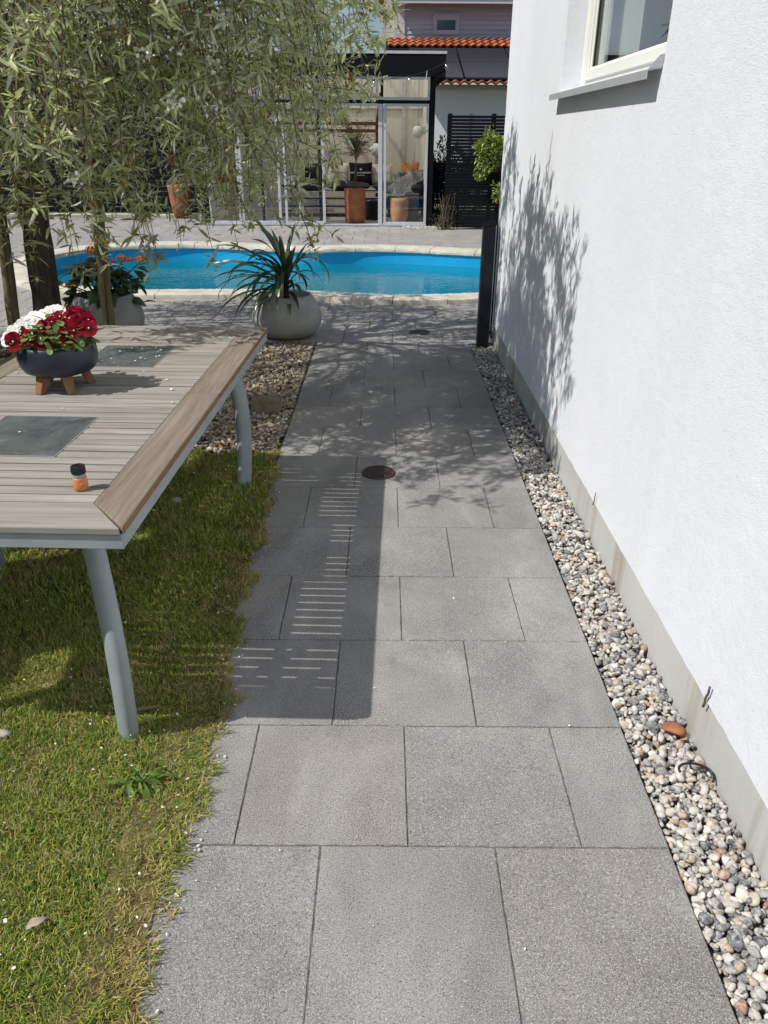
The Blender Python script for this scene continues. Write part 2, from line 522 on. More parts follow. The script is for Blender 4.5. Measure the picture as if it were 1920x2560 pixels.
M['ink_white'] = simple('white_print', (.72, .70, .66), .8, .02)
M['ink_grey'] = simple('grey_print', (.17, .155, .135), .8, .02)
M['wire_dark'] = simple('dark_wire', (.03, .03, .032), .5)

def glass(name, tint=(.93, .95, .94), ior=1.5, k=1.0, rough=0.0):
    g = G(name)
    f = g.n('Fresnel', i={'IOR': ior}).outputs[0]
    f = g.math('MULTIPLY', f, k)
    f = g.math('MULTIPLY', f, g.math('SUBTRACT', 1.0, g.n('NewGeometry').outputs['Backfacing']))
    tr = g.n('BsdfTransparent', i={'Color': tint})
    gl = g.n('BsdfGlossy', i={'Color': (1, 1, 1), 'Roughness': rough})
    g.surf(g.n('MixShader', i={0: f, 1: tr.outputs[0], 2: gl.outputs[0]}).outputs[0])
    return g.mat
M['glass'] = glass('clear_glass', (.96, .97, .965), 1.5, 1.5)
M['house_glass'] = glass('double_glazing', (.88, .91, .90), 1.5, 1.6)
M['bulb_glass'] = glass('bulb_glass', (.93, .95, .95), 1.5, 5.0, .12)
g = G('clad_window_glass')
g.pbr((.06, .12, .15), .08, None, .8)
M['far_glass'] = g.mat
g = G('table_inset_glass'); p = g.pos(kind='object')
f = g.noise(p, 7, 6, .65, 1.2); f2 = g.noise(p, 30, 5, .6, .5)
c = g.ramp(f, [(.3, (.060, .072, .076)), (.62, (.105, .118, .12)), (.75, (.20, .21, .205))])
c = g.mix(g.ramp(f2, [(.55, 0.), (.75, .35)]), c, (.26, .26, .24))
g.pbr(c, g.ramp(f, [(.3, .22), (.7, .5)]), g.bump(f2, .05, .002), .55)
M['inset'] = g.mat
g = G('polycarbonate_roof')
t = g.n('BsdfTranslucent', i={'Color': (.92, .90, .85)}); d = g.n('BsdfDiffuse', i={'Color': (.7, .7, .68)})
pm_ = g.n('MixShader', i={0: .92, 1: d.outputs[0], 2: t.outputs[0]})
g.surf(g.n('MixShader', i={0: .30, 1: pm_.outputs[0], 2: g.n('BsdfTransparent', i={'Color': (.95, .95, .93)}).outputs[0]}).outputs[0])
M['poly'] = g.mat
g = G('solar_panel_glass')
g.pbr((.020, .022, .030), .22, None, .6)
M['solar'] = g.mat
g = G('roof_tile_clay'); p = g.pos()
r = g.rand()
c = g.ramp(r, [(0., (.31, .085, .035)), (.5, (.40, .125, .052)), (1., (.47, .165, .075))])
g.pbr(c, .7, g.bump(g.noise(p, 30, 4), .2, .01), .3)
M['tile'] = g.mat

# pool
g = G('pool_liner'); p = g.pos()
g.pbr(g.ramp(g.noise(p, 2, 3), [(.3, (.006, .33, .66)), (.7, (.010, .38, .72))]), .5, None, .3)
M['liner'] = g.mat
M['pool_floor'] = simple('pool_floor', (.03, .34, .36), .6, .12, 3, 0, 60, .3, 0, 'world')
g = G('pool_water'); p = g.pos((1, 1.6, 1))
h = g.math('ADD', g.math('MULTIPLY', g.noise(p, 2.2, 3, .5, .3), 1.0), g.math('MULTIPLY', g.noise(p, 9, 3, .5, .2), .35))
nrm = g.bump(h, .22, .05)
fr = g.n('Fresnel', i={'IOR': 1.33})
g.t.links.new(nrm, fr.inputs['Normal'])
tr = g.n('BsdfTransparent', i={'Color': (.50, .86, .92)})
df = g.n('BsdfDiffuse', i={'Color': (.012, .33, .38)})
body = g.n('MixShader', i={0: .36, 1: tr.outputs[0], 2: df.outputs[0]})
gl = g.n('BsdfGlossy', i={'Color': (1, 1, 1), 'Roughness': .04})
g.t.links.new(nrm, gl.inputs['Normal'])
g.surf(g.n('MixShader', i={0: g.math('MULTIPLY', fr.outputs[0], .8), 1: body.outputs[0], 2: gl.outputs[0]}).outputs[0])
M['water'] = g.mat

# pansies
def pansy_mat(name, inner, mid_, outer):
    g = G(name)
    p = g.n('TexCoord').outputs['Object']
    d = g.n('VectorMath', operation='LENGTH', i={0: p}).outputs['Value']
    f = g.math('ADD', g.math('MULTIPLY', d, 1/.026), g.math('MULTIPLY', g.math('SUBTRACT', g.noise(p, 240, 3), .5), .35))
    c = g.ramp(f, [(.0, inner), (.42, mid_), (.95, outer)])
    dd = g.n('BsdfDiffuse', i={'Color': c}); t = g.n('BsdfTranslucent', i={'Color': c})
    a = g.n('MixShader', i={0: .22, 1: dd.outputs[0], 2: t.outputs[0]})
    gl = g.n('BsdfGlossy', i={'Color': (1, 1, 1), 'Roughness': .5})
    g.surf(g.n('MixShader', i={0: .008, 1: a.outputs[0], 2: gl.outputs[0]}).outputs[0])
    return g.mat
M['pansy_red_low'] = pansy_mat('pansy_red_lower', (.010, .0005, .001), (.08, .001, .003), (.22, .002, .006))
M['pansy_red_up'] = pansy_mat('pansy_red_upper', (.035, .0005, .003), (.14, .001, .010), (.26, .002, .022))
M['pansy_white'] = pansy_mat('pansy_white', (.60, .60, .30), (.76, .76, .72), (.82, .82, .80))
M['pansy_eye'] = simple('pansy_eye', (.75, .66, .30), .7, .05)
g = G('hydrangea_floret'); r = g.attr('rnd')
g.pbr(g.ramp(r, [(0., (.16, .17, .03)), (.35, (.42, .33, .07)), (.65, (.62, .26, .07)), (1., (.68, .19, .12))]), .8, None, .15)
M['floret'] = g.mat

# ================================================================== ground, path, terrace
XR, Y0, S = 0.66, 1.244, 0.4          # right edge of the path, first joint line, slab module

def catmull(P, n):
    P = [np.array(p, float) for p in P]; out = []
    m = len(P)
    for i in range(m):
        p0, p1, p2, p3 = P[i-1], P[i], P[(i+1) % m], P[(i+2) % m]
        for k in range(n):
            t = k/n
            out.append(.5*((2*p1)+(-p0+p2)*t+(2*p0-5*p1+4*p2-p3)*t*t+(-p0+3*p1-3*p2+p3)*t**3))
    return np.array(out)
POOL = catmull([(-3.95,9.0),(-3.45,8.42),(-2.7,8.10),(-2.0,8.10),(-1.4,8.14),(-.75,8.06),(-.2,7.93),(.3,7.90),(.95,8.04),(2.0,8.4),
                (2.9,9.1),(3.1,9.9),(2.7,10.6),(1.9,10.95),(1.1,11.18),(.3,11.44),(-.35,11.50),(-1.1,11.36),(-1.8,11.50),(-2.6,11.74),
                (-3.35,11.68),(-3.85,11.48),(-4.2,11.1),(-4.38,10.5),(-4.3,9.75)], 8)
def offset(P, d):
    t = np.roll(P, -1, 0)-np.roll(P, 1, 0)
    t /= np.linalg.norm(t, axis=1)[:, None]
    return P+np.stack([t[:, 1], -t[:, 0]], 1)*d
def inside(px, py, P):
    c = False
    n = len(P)
    j = n-1
    for i in range(n):
        if (P[i][1] > py) != (P[j][1] > py) and px < (P[j][0]-P[i][0])*(py-P[i][1])/(P[j][1]-P[i][1])+P[i][0]:
            c = not c
        j = i
    return c
COPW = .33
POOL_MID = offset(POOL, .12)
POOL_OUT = offset(POOL, COPW)

# ground: one sheet to the horizon with the pool cut out of it
cen = POOL.mean(0)
ring = offset(POOL, .05)
V = [(x, y, -.055) for x, y in ring]
outr = []
for rad in (14., 60., 400.):
    for x, y in ring:
        a = math.atan2(y-cen[1], x-cen[0])
        outr.append((cen[0]+rad*math.cos(a), cen[1]+rad*math.sin(a), -.055))
V += outr
n = len(ring)
F = []
for k in range(3):
    for i in range(n):
        F.append((k*n+i, (k+1)*n+i, (k+1)*n+(i+1) % n, k*n+(i+1) % n))
mb = MB(); mb.add(V, F)
mb.build('ground', M['ground'], kind='structure')

def sheet(name, poly, z, mat, kind='structure'):
    m = MB(); m.add([(x, y, z) for x, y in poly], [tuple(range(len(poly)))])
    return m.build(name, mat, kind=kind)
lawn_edge = [(-.545,3.66),(-.53,3.5),(-.50,3.2),(-.485,2.7),(-.475,2.2),(-.455,1.9),(-.425,1.68),(-.44,1.42),(-.43,1.27),(-.45,1.1),(-.445,.99),(-.42,.85),(-.43,.5),(-.44,-3)]
def edge_x(y):
    for (x0, y0_), (x1, y1_) in zip(lawn_edge, lawn_edge[1:]):
        if y <= y0_ and y >= y1_:
            return x1+(x0-x1)*(y-y1_)/(y0_-y1_)
    return -.54
sheet('lawn_soil', [(-9,-3),(-.547,-3),(-.547,3.66),(-9,3.66)], -.006, M['soil'])
turf = [(x-.028, y) for x, y in lawn_edge]
sheet('turf_edge', [(-.60, 3.60)]+[(-.60, -3)]+[p_ for p_ in reversed(turf[1:])], .0035, M['soil'])
sheet('gravel_bed_soil', [(-9,3.66),(-.547,3.66),(-.547,6.04),(-9,6.04)], -.028, M['soil'])
sheet('gravel_strip_soil', [(.66,-3),(.86,-3),(.86,6.04),(.66,6.04)], -.034, M['sand'])

path = MB().box(XR-3*S-.004, XR-.001, -3, Y0+12*S, -.054, -.0036).build('garden_path', M['sand'], kind='structure')
def slab_mesh(w, name, mat, d=S-.0022, rag=.0013):
    """one slab: worn, slightly ragged arris all round"""
    V, F = [], []
    per = []
    for (x0, y0, x1, y1, k) in ((-w/2, -d/2, w/2, -d/2, int(w/.016)), (w/2, -d/2, w/2, d/2, int(d/.016)), (w/2, d/2, -w/2, d/2, int(w/.016)), (-w/2, d/2, -w/2, -d/2, int(d/.016))):
        for q in range(k): per.append((x0+(x1-x0)*q/k, y0+(y1-y0)*q/k))
    n = len(per)
    for ins, z, j in ((.0026, 0, rag), (.0006, -.0022, rag*.6), (0, -.045, 0)):
        for x, y in per:
            fx, fy = 1-2*ins/w, 1-2*ins/d
            V.append((x*fx+random.uniform(-j, j), y*fy+random.uniform(-j, j), z))
    F.append(tuple(range(n)))
    for r in range(2):
        for i in range(n): F.append((r*n+(i+1) % n, r*n+i, (r+1)*n+i, (r+1)*n+(i+1) % n))
    m = MB(); m.add(V, F)
    return m.mesh(name, mat)
fulls = [slab_mesh(S-.0022, 'slab', M['slab']) for _ in range(6)]; halfs = [slab_mesh(S/2-.0022, 'slab', M['slab']) for _ in range(4)]
def place_slab(mes, parent, x, y):
    me = random.choice(mes)
    o = link('slab', me, parent, (x, y, random.gauss(0, .0008)))
    o.rotation_euler = (random.gauss(0, .0015), random.gauss(0, .0015), random.gauss(0, .0012) + (PI if random.random() < .5 else 0))
    return o
for k in range(-8, 12):
    y = Y0+(k+.5)*S
    if k % 2 == 0:
        place_slab(halfs, path, XR-S*.25, y); place_slab(halfs, path, XR-S*2.75, y)
        for l in (1, 2): place_slab(fulls, path, XR-S*l, y)
    else:
        for l in (.5, 1.5, 2.5): place_slab(fulls, path, XR-S*l, y)

# terrace round the pool
terr_v = MB()
terrace = empty('pool_terrace', (0, 0, 0), kind='structure')
tb = MB(); tb.add([(x, y, -.012) for x, y in ring]+[(p[0], p[1], -.012) for p in [(cen[0]+(x-cen[0])*1.0, cen[1]+(y-cen[1])*1.0) for x, y in offset(POOL, .40)]],
                  [(i, n+i, n+(i+1) % n, (i+1) % n) for i in range(n)])
tb.build('sand_bed', M['sand'], terrace)
tfull = MB().box(-(S-.0038)/2, (S-.0038)/2, -(S-.0038)/2, (S-.0038)/2, -.045, 0, bev=.0035).mesh('slab', M['paver'])
cells = []
for k in range(12, 38):
    y = Y0+(k+.5)*S
    for l in range(-9, 20):
        x = XR-S*l - (S*.5 if k % 2 else 0)
        if x > .9 and y < 6.35: continue
        if x < -7.3 or x > 4.2: continue
        if y > 14.9 and not (x < -3.45): continue
        if y > 16.2: continue
        cells.append((math.hypot(x, y), x, y))
cells.sort()
extra = MB(); cnt = 0; tsand = MB()
for d_, x, y in cells:
    cs = [(x+a*S*.5, y+b*S*.5) for a in (-1, 1) for b in (-1, 1)]
    ins = [inside(cx, cy, POOL_MID) for cx, cy in cs]
    if all(ins): continue
    if any(ins):
        m = MB(); K = 9; h = (S-.0038)/K
        for a in range(K):
            for b in range(K):
                ax, ay = -(S-.0038)/2+a*h, -(S-.0038)/2+b*h
                if not inside(x+ax+h/2, y+ay+h/2, POOL_MID):
                    m.add([(ax, ay, 0), (ax+h, ay, 0), (ax+h, ay+h, 0), (ax, ay+h, 0)], [(0, 1, 2, 3)])
        if not m.v: continue
        me = m.mesh('slab', M['paver'])
    else: me = tfull
    if me is tfull: tsand.add([(x-S/2, y-S/2, -.007), (x+S/2, y-S/2, -.007), (x+S/2, y+S/2, -.007), (x-S/2, y+S/2, -.007)], [(0, 1, 2, 3)])
    cnt += 1
    if cnt <= 296:
        o = link('slab', me, terrace, (x, y, random.gauss(0, .0012)))
        if me is tfull: o.rotation_euler = (0, 0, random.choice((0, PI/2, PI)))
    else:
        w = (S-.0038)/2
        if me is tfull: extra.box(x-w, x+w, y-w, y+w, -.045, random.gauss(0, .001), bev=.0035)
extra.build('slab', M['paver'], terrace, kind='stuff')
tsand.build('joint_sand', M['sand'], terrace)

# pool
pool = empty('swimming_pool', (0, 0, 0), kind='structure')
LINER_IN = offset(POOL, -.0)
def ringwall(P, z0, z1, mi=0, flip=False):
    n_ = len(P); m = MB()
    Vv = [(x, y, z0) for x, y in P]+[(x, y, z1) for x, y in P]
    Ff = [(i, (i+1) % n_, n_+(i+1) % n_, n_+i) for i in range(n_)]
    if flip: Ff = [tuple(reversed(f)) for f in Ff]
    return m.add(Vv, Ff)
lw = ringwall(POOL, -.85, .004, flip=True)
lw.build('liner', M['liner'], pool)
fl = MB(); fl.add([(x, y, -.85) for x, y in POOL], [tuple(range(len(POOL)))])
fl.build('floor', M['pool_floor'], pool)
lip = MB()
P2 = offset(POOL, -.012)
lip.add([(x, y, -.002) for x, y in POOL]+[(x, y, -.002) for x, y in P2]+[(x, y, -.016) for x, y in P2],
        [(i, (i+1) % n, n+(i+1) % n, n+i) for i in range(n)]+[(n+i, n+(i+1) % n, 2*n+(i+1) % n, 2*n+i) for i in range(n)])
lip.build('liner_rail', M['white_trim'], pool)
wm = MB()
wm.add([(x, y, -.17) for x, y in offset(POOL, -.001)], [tuple(range(len(POOL)))])
wm.build('water', M['water'], pool)
# coping stones, each a curved block of its own
seg, total = [], len(POOL)
fine_in = catmull(POOL[::2], 6); fine_out = offset(fine_in, COPW); inn = offset(fine_in, -.022)
N_ = len(fine_in)
i0 = 0
while i0 < N_:
    L = 0; i1 = i0
    target = random.uniform(.52, .66)
    while i1 < i0+60 and L < target and i1 < N_:
        L += np.linalg.norm(fine_out[(i1+1) % N_]-fine_out[i1 % N_]); i1 += 1
    if N_-i1 < 4: i1 = N_
    m = MB(); idx = list(range(i0, i1+1)); nn = len(idx)
    prof = [(.0, -.012), (.0, .012), (.05, .038), (.16, .048), (.90, .050), (.985, .042), (1., .026), (1., -.03)]
    dz = random.gauss(0, .0015); Vv = []
    for q, i in enumerate(idx):
        a, b = inn[i % N_].copy(), fine_out[i % N_].copy()
        sh = .004 if q == 0 else (-.004 if q == nn-1 else 0)
        tdir = fine_in[(i+1) % N_]-fine_in[(i-1) % N_]; tdir = tdir/np.linalg.norm(tdir)
        for t_, z_ in prof:
            p_ = a+(b-a)*t_+tdir*sh
            Vv.append((p_[0], p_[1], z_+dz+random.gauss(0, .0015)))
    K = len(prof)
    Ff = [(q*K+k, q*K+k+1, (q+1)*K+k+1, (q+1)*K+k) for q in range(nn-1) for k in range(K-1)]
    Ff += [tuple(range(K)), tuple(reversed(range((nn-1)*K, nn*K)))]
    m.add(Vv, Ff)
    auto_smooth(m.build('coping_stone', M['coping'], pool), 35)
    i0 = i1

# ================================================================== white house
house = empty('white_house', (.845, 2, 0), label='white rendered house with a pale concrete plinth beside the path', cat='house')
def hb(m, name, mat, **kw):
    m.v = [(x-.845, y-2, z) for x, y, z in m.v]
    return m.build(name, mat, house, **kw)
WX, WY0, WY1, WTOP = .839, -5.0, 6.12, 5.2
WO = (2.69, 4.235, 1.668, 3.05)         # window opening y0 y1 z0 z1
REV = .105
m = MB()
def wallpiece(y0, y1, z0, z1): m.box(WX, WX+REV, y0, y1, z0, z1)
wz = .152
# lower edge of the render is slightly ragged
ny = 260
ys = [WY0+(WY1-WY0)*i/ny for i in range(ny+1)]
rag = [wz+random.gauss(0, .0016)+(.004 if random.random() < .05 else 0) for _ in ys]
Vv = [(WX, y, r_) for y, r_ in zip(ys, rag)]+[(WX, y, WO[2]) for y in ys]+[(WX+.006, y, r_-.004) for y, r_ in zip(ys, rag)]
Ff = [(i+1, i, ny+1+i, ny+2+i) for i in range(ny)]+[(2*(ny+1)+i+1, 2*(ny+1)+i, i, i+1) for i in range(ny)]
m.add(Vv, Ff)
def quad(a, b, c, d): m.add([a, b, c, d], [(0, 1, 2, 3)])
def front(y0, y1, z0, z1): quad((WX, y1, z0), (WX, y0, z0), (WX, y0, z1), (WX, y1, z1))
front(WY0, WO[0], WO[2], WO[3]); front(WO[1], WY1, WO[2], WO[3]); front(WY0, WY1, WO[3], WTOP)
# reveals
RX = WX+REV
quad((WX, WO[1], WO[2]), (RX, WO[1], WO[2]), (RX, WO[1], WO[3]), (WX, WO[1], WO[3]))
quad((RX, WO[0], WO[2]), (WX, WO[0], WO[2]), (WX, WO[0], WO[3]), (RX, WO[0], WO[3]))
quad((WX, WO[0], WO[2]), (RX, WO[0], WO[2]), (RX, WO[1], WO[2]), (WX, WO[1], WO[2]))
quad((WX, WO[1], WO[3]), (RX, WO[1], WO[3]), (RX, WO[0], WO[3]), (WX, WO[0], WO[3]))
# end, back and near gables
HX = 9.0
quad((WX, WY1, wz), (WX, WY1, WTOP), (HX, WY1, WTOP), (HX, WY1, wz))
quad((WX, WY0, WTOP), (WX, WY0, wz), (HX, WY0, wz), (HX, WY0, WTOP))
quad((HX, WY1, wz), (HX, WY1, WTOP), (HX, WY0, WTOP), (HX, WY0, wz))
quad((WX, WY1-.002, wz), (HX, WY1-.002, wz), (HX, WY1-.05, wz), (WX, WY1-.05, wz))
hb(m, 'wall', M['render'])
m = MB().box(.847, HX-.03, WY0+.03, WY1-.06, -.4, wz+.02)
hb(m, 'plinth', M['plinth'])
m = MB()
m.add([(WX-.3, WY0-.3, WTOP), (HX+.3, WY0-.3, WTOP), (HX+.3, WY1+.3, WTOP), (WX-.3, WY1+.3, WTOP), ((WX+HX)/2, WY0-.3, WTOP+2.6), ((WX+HX)/2, WY1+.3, WTOP+2.6)],
      [(0, 1, 2, 3), (0, 4, 1), (3, 2, 5), (0, 3, 5, 4), (1, 4, 5, 2)])
hb(m, 'roof', M['solar'])
# the room behind the window
m = MB()
x0, x1, y0, y1, z0, z1 = RX+.001, RX+3.4, 1.6, 5.9, .5, 3.2
quad((x1, y0, z0), (x1, y1, z0), (x1, y1, z1), (x1, y0, z1))
quad((x0, y1, z0), (x0, y1, z1), (x1, y1, z1), (x1, y1, z0))
quad((x0, y0, z0), (x1, y0, z0), (x1, y0, z1), (x0, y0, z1))
quad((x0, y0, z0), (x0, y1, z0), (x1, y1, z0), (x1, y0, z0))
quad((x0, y0, z1), (x1, y0, z1), (x1, y1, z1), (x0, y1, z1))
for (a, b, c, d) in ((y0, WO[0], z0, z1), (WO[1], y1, z0, z1), (WO[0], WO[1], z0, WO[2]), (WO[0], WO[1], WO[3], z1)):
    quad((x0, a, c), (x0, a, d), (x0, b, d), (x0, b, c))
hb(m, 'room_lining', M['room_wall'])
# window: frame > sash > pane
FX = .930
def frame4(m, x0, x1, y0, y1, z0, z1, wl, wr, wb, wt, bev=.004):
    m.box(x0, x1, y0, y0+wl, z0, z1, bev=bev); m.box(x0, x1, y1-wr, y1, z0, z1, bev=bev)
    m.box(x0, x1, y0+wl-.001, y1-wr+.001, z0, z0+wb, bev=bev); m.box(x0, x1, y0+wl-.001, y1-wr+.001, z1-wt, z1, bev=bev)
win = MB(); frame4(win, FX, FX+.09, WO[0], WO[1], WO[2]+.012, WO[3], .12, .135, .045, .08)
wino = hb(win, 'window', M['win_paint'])
s_ = MB(); frame4(s_, FX-.012, FX+.06, WO[0]+.09, WO[1]-.135, WO[2]+.020, WO[3]-.07, .11, .105, .062, .09)
frame4(s_, FX-.022, FX-.010, WO[0]+.105, WO[1]-.175, WO[2]+.028, WO[3]-.09, .085, .05, .045, .07)
s_.v = [(x-.845, y-2, z) for x, y, z in s_.v]
sash = s_.build('sash', M['win_paint'], wino)
gk = MB(); frame4(gk, FX-.004, FX+.006, WO[0]+.19, WO[1]-.238, WO[2]+.080, WO[3]-.15, .008, .007, .005, .008, 0)
gk.v = [(x-.845, y-2, z) for x, y, z in gk.v]
gk.build('gasket', M['gasket'], wino)
pn = MB().box(FX+.0065, FX+.0095, WO[0]+.195, WO[1]-.245, WO[2]+.084, WO[3]-.155)
pn.v = [(x-.845, y-2, z) for x, y, z in pn.v]
pn.build('pane', M['house_glass'], wino)
# folded metal sill
sm = MB()
sy0, sy1, px = 2.696, 4.262, .045
A = [(FX+.02, 1.676), (WX-px, 1.653), (WX-px-.002, 1.651), (WX-px-.002, 1.626), (WX-px+.001, 1.626), (WX-px+.001, 1.648), (FX+.02, 1.672)]
Vv = [(x, sy0, z) for x, z in A]+[(x, sy1, z) for x, z in A]; k_ = len(A)
sm.add(Vv, [(i, (i+1) % k_, k_+(i+1) % k_, k_+i) for i in range(k_)]+[tuple(reversed(range(k_))), tuple(range(k_, 2*k_))])
# upturned near end
sm.add([(WX-px, sy0, 1.652), (FX, sy0, 1.676), (FX, sy0-.004, 1.715), (WX-px+.03, sy0-.004, 1.690),
        (WX-px, sy0-.003, 1.652), (FX, sy0-.003, 1.676), (FX, sy0-.007, 1.715), (WX-px+.03, sy0-.007, 1.690)],
       [(3, 2, 1, 0), (4, 5, 6, 7), (0, 1, 5, 4), (1, 2, 6, 5), (2, 3, 7, 6), (3, 0, 4, 7)])
sm.v = [(x-.845, y-2, z) for x, y, z in sm.v]
hb2 = sm.build('sill', M['sill'], wino)
# curtain inside
m = MB(); ncv = 150
cy0, cy1 = 3.74, 4.75
Vv = []
for i in range(ncv+1):
    y = cy0+(cy1-cy0)*i/ncv
    x = 1.05+.0055*math.sin(i*.9)+.003*math.sin(i*.37+1)
    Vv += [(x, y, .6), (x+random.gauss(0, .002), y, 3.1)]
m.add(Vv, [(2*i, 2*i+2, 2*i+3, 2*i+1) for i in range(ncv)])
auto_smooth(m.build('curtain', M['curtain'], label='pale curtain hanging inside the white house window', cat='curtain'), 80)

# black corner post with its backing board
post = empty('corner_post', (.757, 5.985, 0), label='tall square black post with a slanted top at the far house corner', cat='post')
m = MB(); hw = .044
m.add([(-hw, -hw, -.25), (hw, -hw, -.25), (hw, hw, -.25), (-hw, hw, -.25), (-hw, -hw, .872), (hw, -hw, .892), (hw, hw, .915), (-hw, hw, .895)],
      [(3, 2, 1, 0), (4, 5, 6, 7), (0, 1, 5, 4), (1, 2, 6, 5), (2, 3, 7, 6), (3, 0, 4, 7)])
m.build('shaft', M['black_post'], post)
MB().box(.047, .053, -.03, .03, .12, .885).build('spacer_strip', M['alu'], post)
MB().box(.054, .066, -.02, .04, .10, .885).build('backing_board', M['black_wood'], post)
c_ = MB(); c_.add([(-hw-.003, -hw-.003, .873), (hw+.003, -hw-.003, .893), (hw+.003, hw+.003, .916), (-hw-.003, hw+.003, .896),
        (-hw-.003, -hw-.003, .878), (hw+.003, -hw-.003, .898), (hw+.003, hw+.003, .921), (-hw-.003, hw+.003, .901)],
      [(3, 2, 1, 0), (4, 5, 6, 7), (0, 1, 5, 4), (1, 2, 6, 5), (2, 3, 7, 6), (3, 0, 4, 7)])
c_.build('cap', M['black_wood'], post)

# two drains in the paving
def drain(name, x, y, r, mat, label, ribs):
    e = empty(name, (x, y, 0), label=label, cat='drain cover')
    m = MB(); m.lathe([(r*.90, .001), (r*.90, .007), (r, .007), (r+.004, .001)], 40)
    m.build('rim', mat, e)
    m = MB().lathe([(r*.895, .0012), (r*.895, .003), (.0, .003)], 40)
    m.build('plate', mat, e)
    m = MB()
    for a in (0, PI/2):
        for k in range(-ribs, ribs+1):
            o_ = k*r*.26
            L = math.sqrt(max(0, (r*.80)**2-o_**2))
            if L < .012: continue
            ca, sa = math.cos(a+.62), math.sin(a+.62)
            P_ = [(-L, o_-.0035), (L, o_-.0035), (L, o_+.0035), (-L, o_+.0035)]
            m.prism([(ca*u-sa*w_, sa*u+ca*w_) for u, w_ in P_], .003+.0002*a, .0062+.0004*a)
    m.build('grid', mat, e)
drain('drain_cover', -.028, 3.418, .078, M['rust_iron'], 'round rusty iron drain cover half in the table shadow on the path', 3)
drain('drain_cover', .283, 6.40, .085, M['dark_iron'], 'round dark drain cover in the dappled shade near the pool end of the path', 3)

# ================================================================== gravel
import bmesh
def pebble_base(sub, seed):
    r_ = np.random.default_rng(seed)
    bm = bmesh.new(); bmesh.ops.create_icosphere(bm, subdivisions=sub, radius=1)
    V_ = np.array([v.co[:] for v in bm.verts]); F_ = np.array([[v.index for v in f.verts] for f in bm.faces]); bm.free()
    d_ = r_.normal(size=(9, 3)); d_ /= np.linalg.norm(d_, axis=1)[:, None]
    s_ = np.ones(len(V_))
    for q in d_:
        h = V_@q; cut = r_.uniform(.45, .88)
        V_ = V_-np.outer(np.clip(h-cut, 0, None), q)*.85
    V_ *= np.array([1.1, r_.uniform(.65, .95), r_.uniform(.42, .72)])
    return V_, F_
bases2 = [pebble_base(2, 40+i) for i in range(8)]
bases1 = [pebble_base(2, 60+i) for i in range(3)]+[pebble_base(1, 70+i) for i in range(5)]
def rand_rot(n_, tilt=.5):
    a = rng.uniform(0, 2*PI, n_); b = rng.normal(0, tilt, n_); c = rng.normal(0, tilt, n_)
    ca, sa, cb, sb, cc, sc_ = np.cos(a), np.sin(a), np.cos(b), np.sin(b), np.cos(c), np.sin(c)
    Rz = np.zeros((n_, 3, 3)); Rz[:, 0, 0] = ca; Rz[:, 0, 1] = -sa; Rz[:, 1, 0] = sa; Rz[:, 1, 1] = ca; Rz[:, 2, 2] = 1
    Rx = np.zeros((n_, 3, 3)); Rx[:, 0, 0] = 1; Rx[:, 1, 1] = cb; Rx[:, 1, 2] = -sb; Rx[:, 2, 1] = sb; Rx[:, 2, 2] = cb
    Ry = np.zeros((n_, 3, 3)); Ry[:, 1, 1] = 1; Ry[:, 0, 0] = cc; Ry[:, 0, 2] = sc_; Ry[:, 2, 0] = -sc_; Ry[:, 2, 2] = cc
    return Rz@Rx@Ry
def scatter(bases, P, sc_):
    n_ = len(P); kind_ = rng.integers(0, len(bases), n_); R_ = rand_rot(n_)
    Vs, Fs, At, off = [], [], [], 0
    rv = rng.random(n_)
    for k, (bv, bf) in enumerate(bases):
        I = np.where(kind_ == k)[0]
        if not len(I): continue
        W_ = np.einsum('nij,vj->nvi', R_[I], bv)*sc_[I][:, None, None]+P[I][:, None, :]
        Vs.append(W_.reshape(-1, 3)); nv = len(bv)
        Fs.append((bf[None]+(np.arange(len(I))*nv)[:, None, None]).reshape(-1, 3)+off)
        At.append(np.repeat(rv[I], nv)); off += len(I)*nv
    return np.concatenate(Vs), np.concatenate(Fs), np.concatenate(At)
def layers(x0, x1, y0, y1, dens, smin, smax, zlo, zhi):
    n_ = int((x1-x0)*(y1-y0)*dens)
    sc_ = smin+(smax-smin)*rng.beta(1.6, 3.2, n_)
    m_ = np.minimum(sc_, (x1-x0)*.2)
    P = np.stack([rng.uniform(x0+m_*.35, x1-m_*.35), rng.uniform(y0, y1, n_), rng.uniform(zlo, zhi, n_)-sc_*.15], 1)
    return P, sc_
P, sc_ = layers(.664, .846, .55, 6.0, 6600, .006, .0235, -.026, -.002)
Pe, se = layers(.664, .846, .55, 2.6, 3600, .006, .015, -.030, -.010)
P, sc_ = np.concatenate([P, Pe]), np.concatenate([sc_, se])
keep = ~((abs(P[:, 0]-.757) < .05) & (abs(P[:, 1]-5.985) < .05))
P, sc_ = P[keep], sc_[keep]
vis = np.where((P[:, 1] > .80) & (P[:, 1] < 2.1) & (P[:, 2]+sc_*.5 > -.010))[0]
vis = vis[np.argsort(-(sc_[vis]**2)/(P[vis, 1]**2+1.4**2))][:285]
mask = np.ones(len(P), bool); mask[vis] = False
V_, F_, A_ = scatter(bases2, P[mask], sc_[mask])
strip = link('gravel_strip', np_mesh('gravel_strip', V_, [F_], M['pebble'], {'rnd': A_}, True))
tag(strip, kind='stuff')
pm = []
for bv, bf in bases2: pm.append(np_mesh('pebble', bv, [bf], M['pebble_obj'], None, True))
R_ = rand_rot(len(vis))
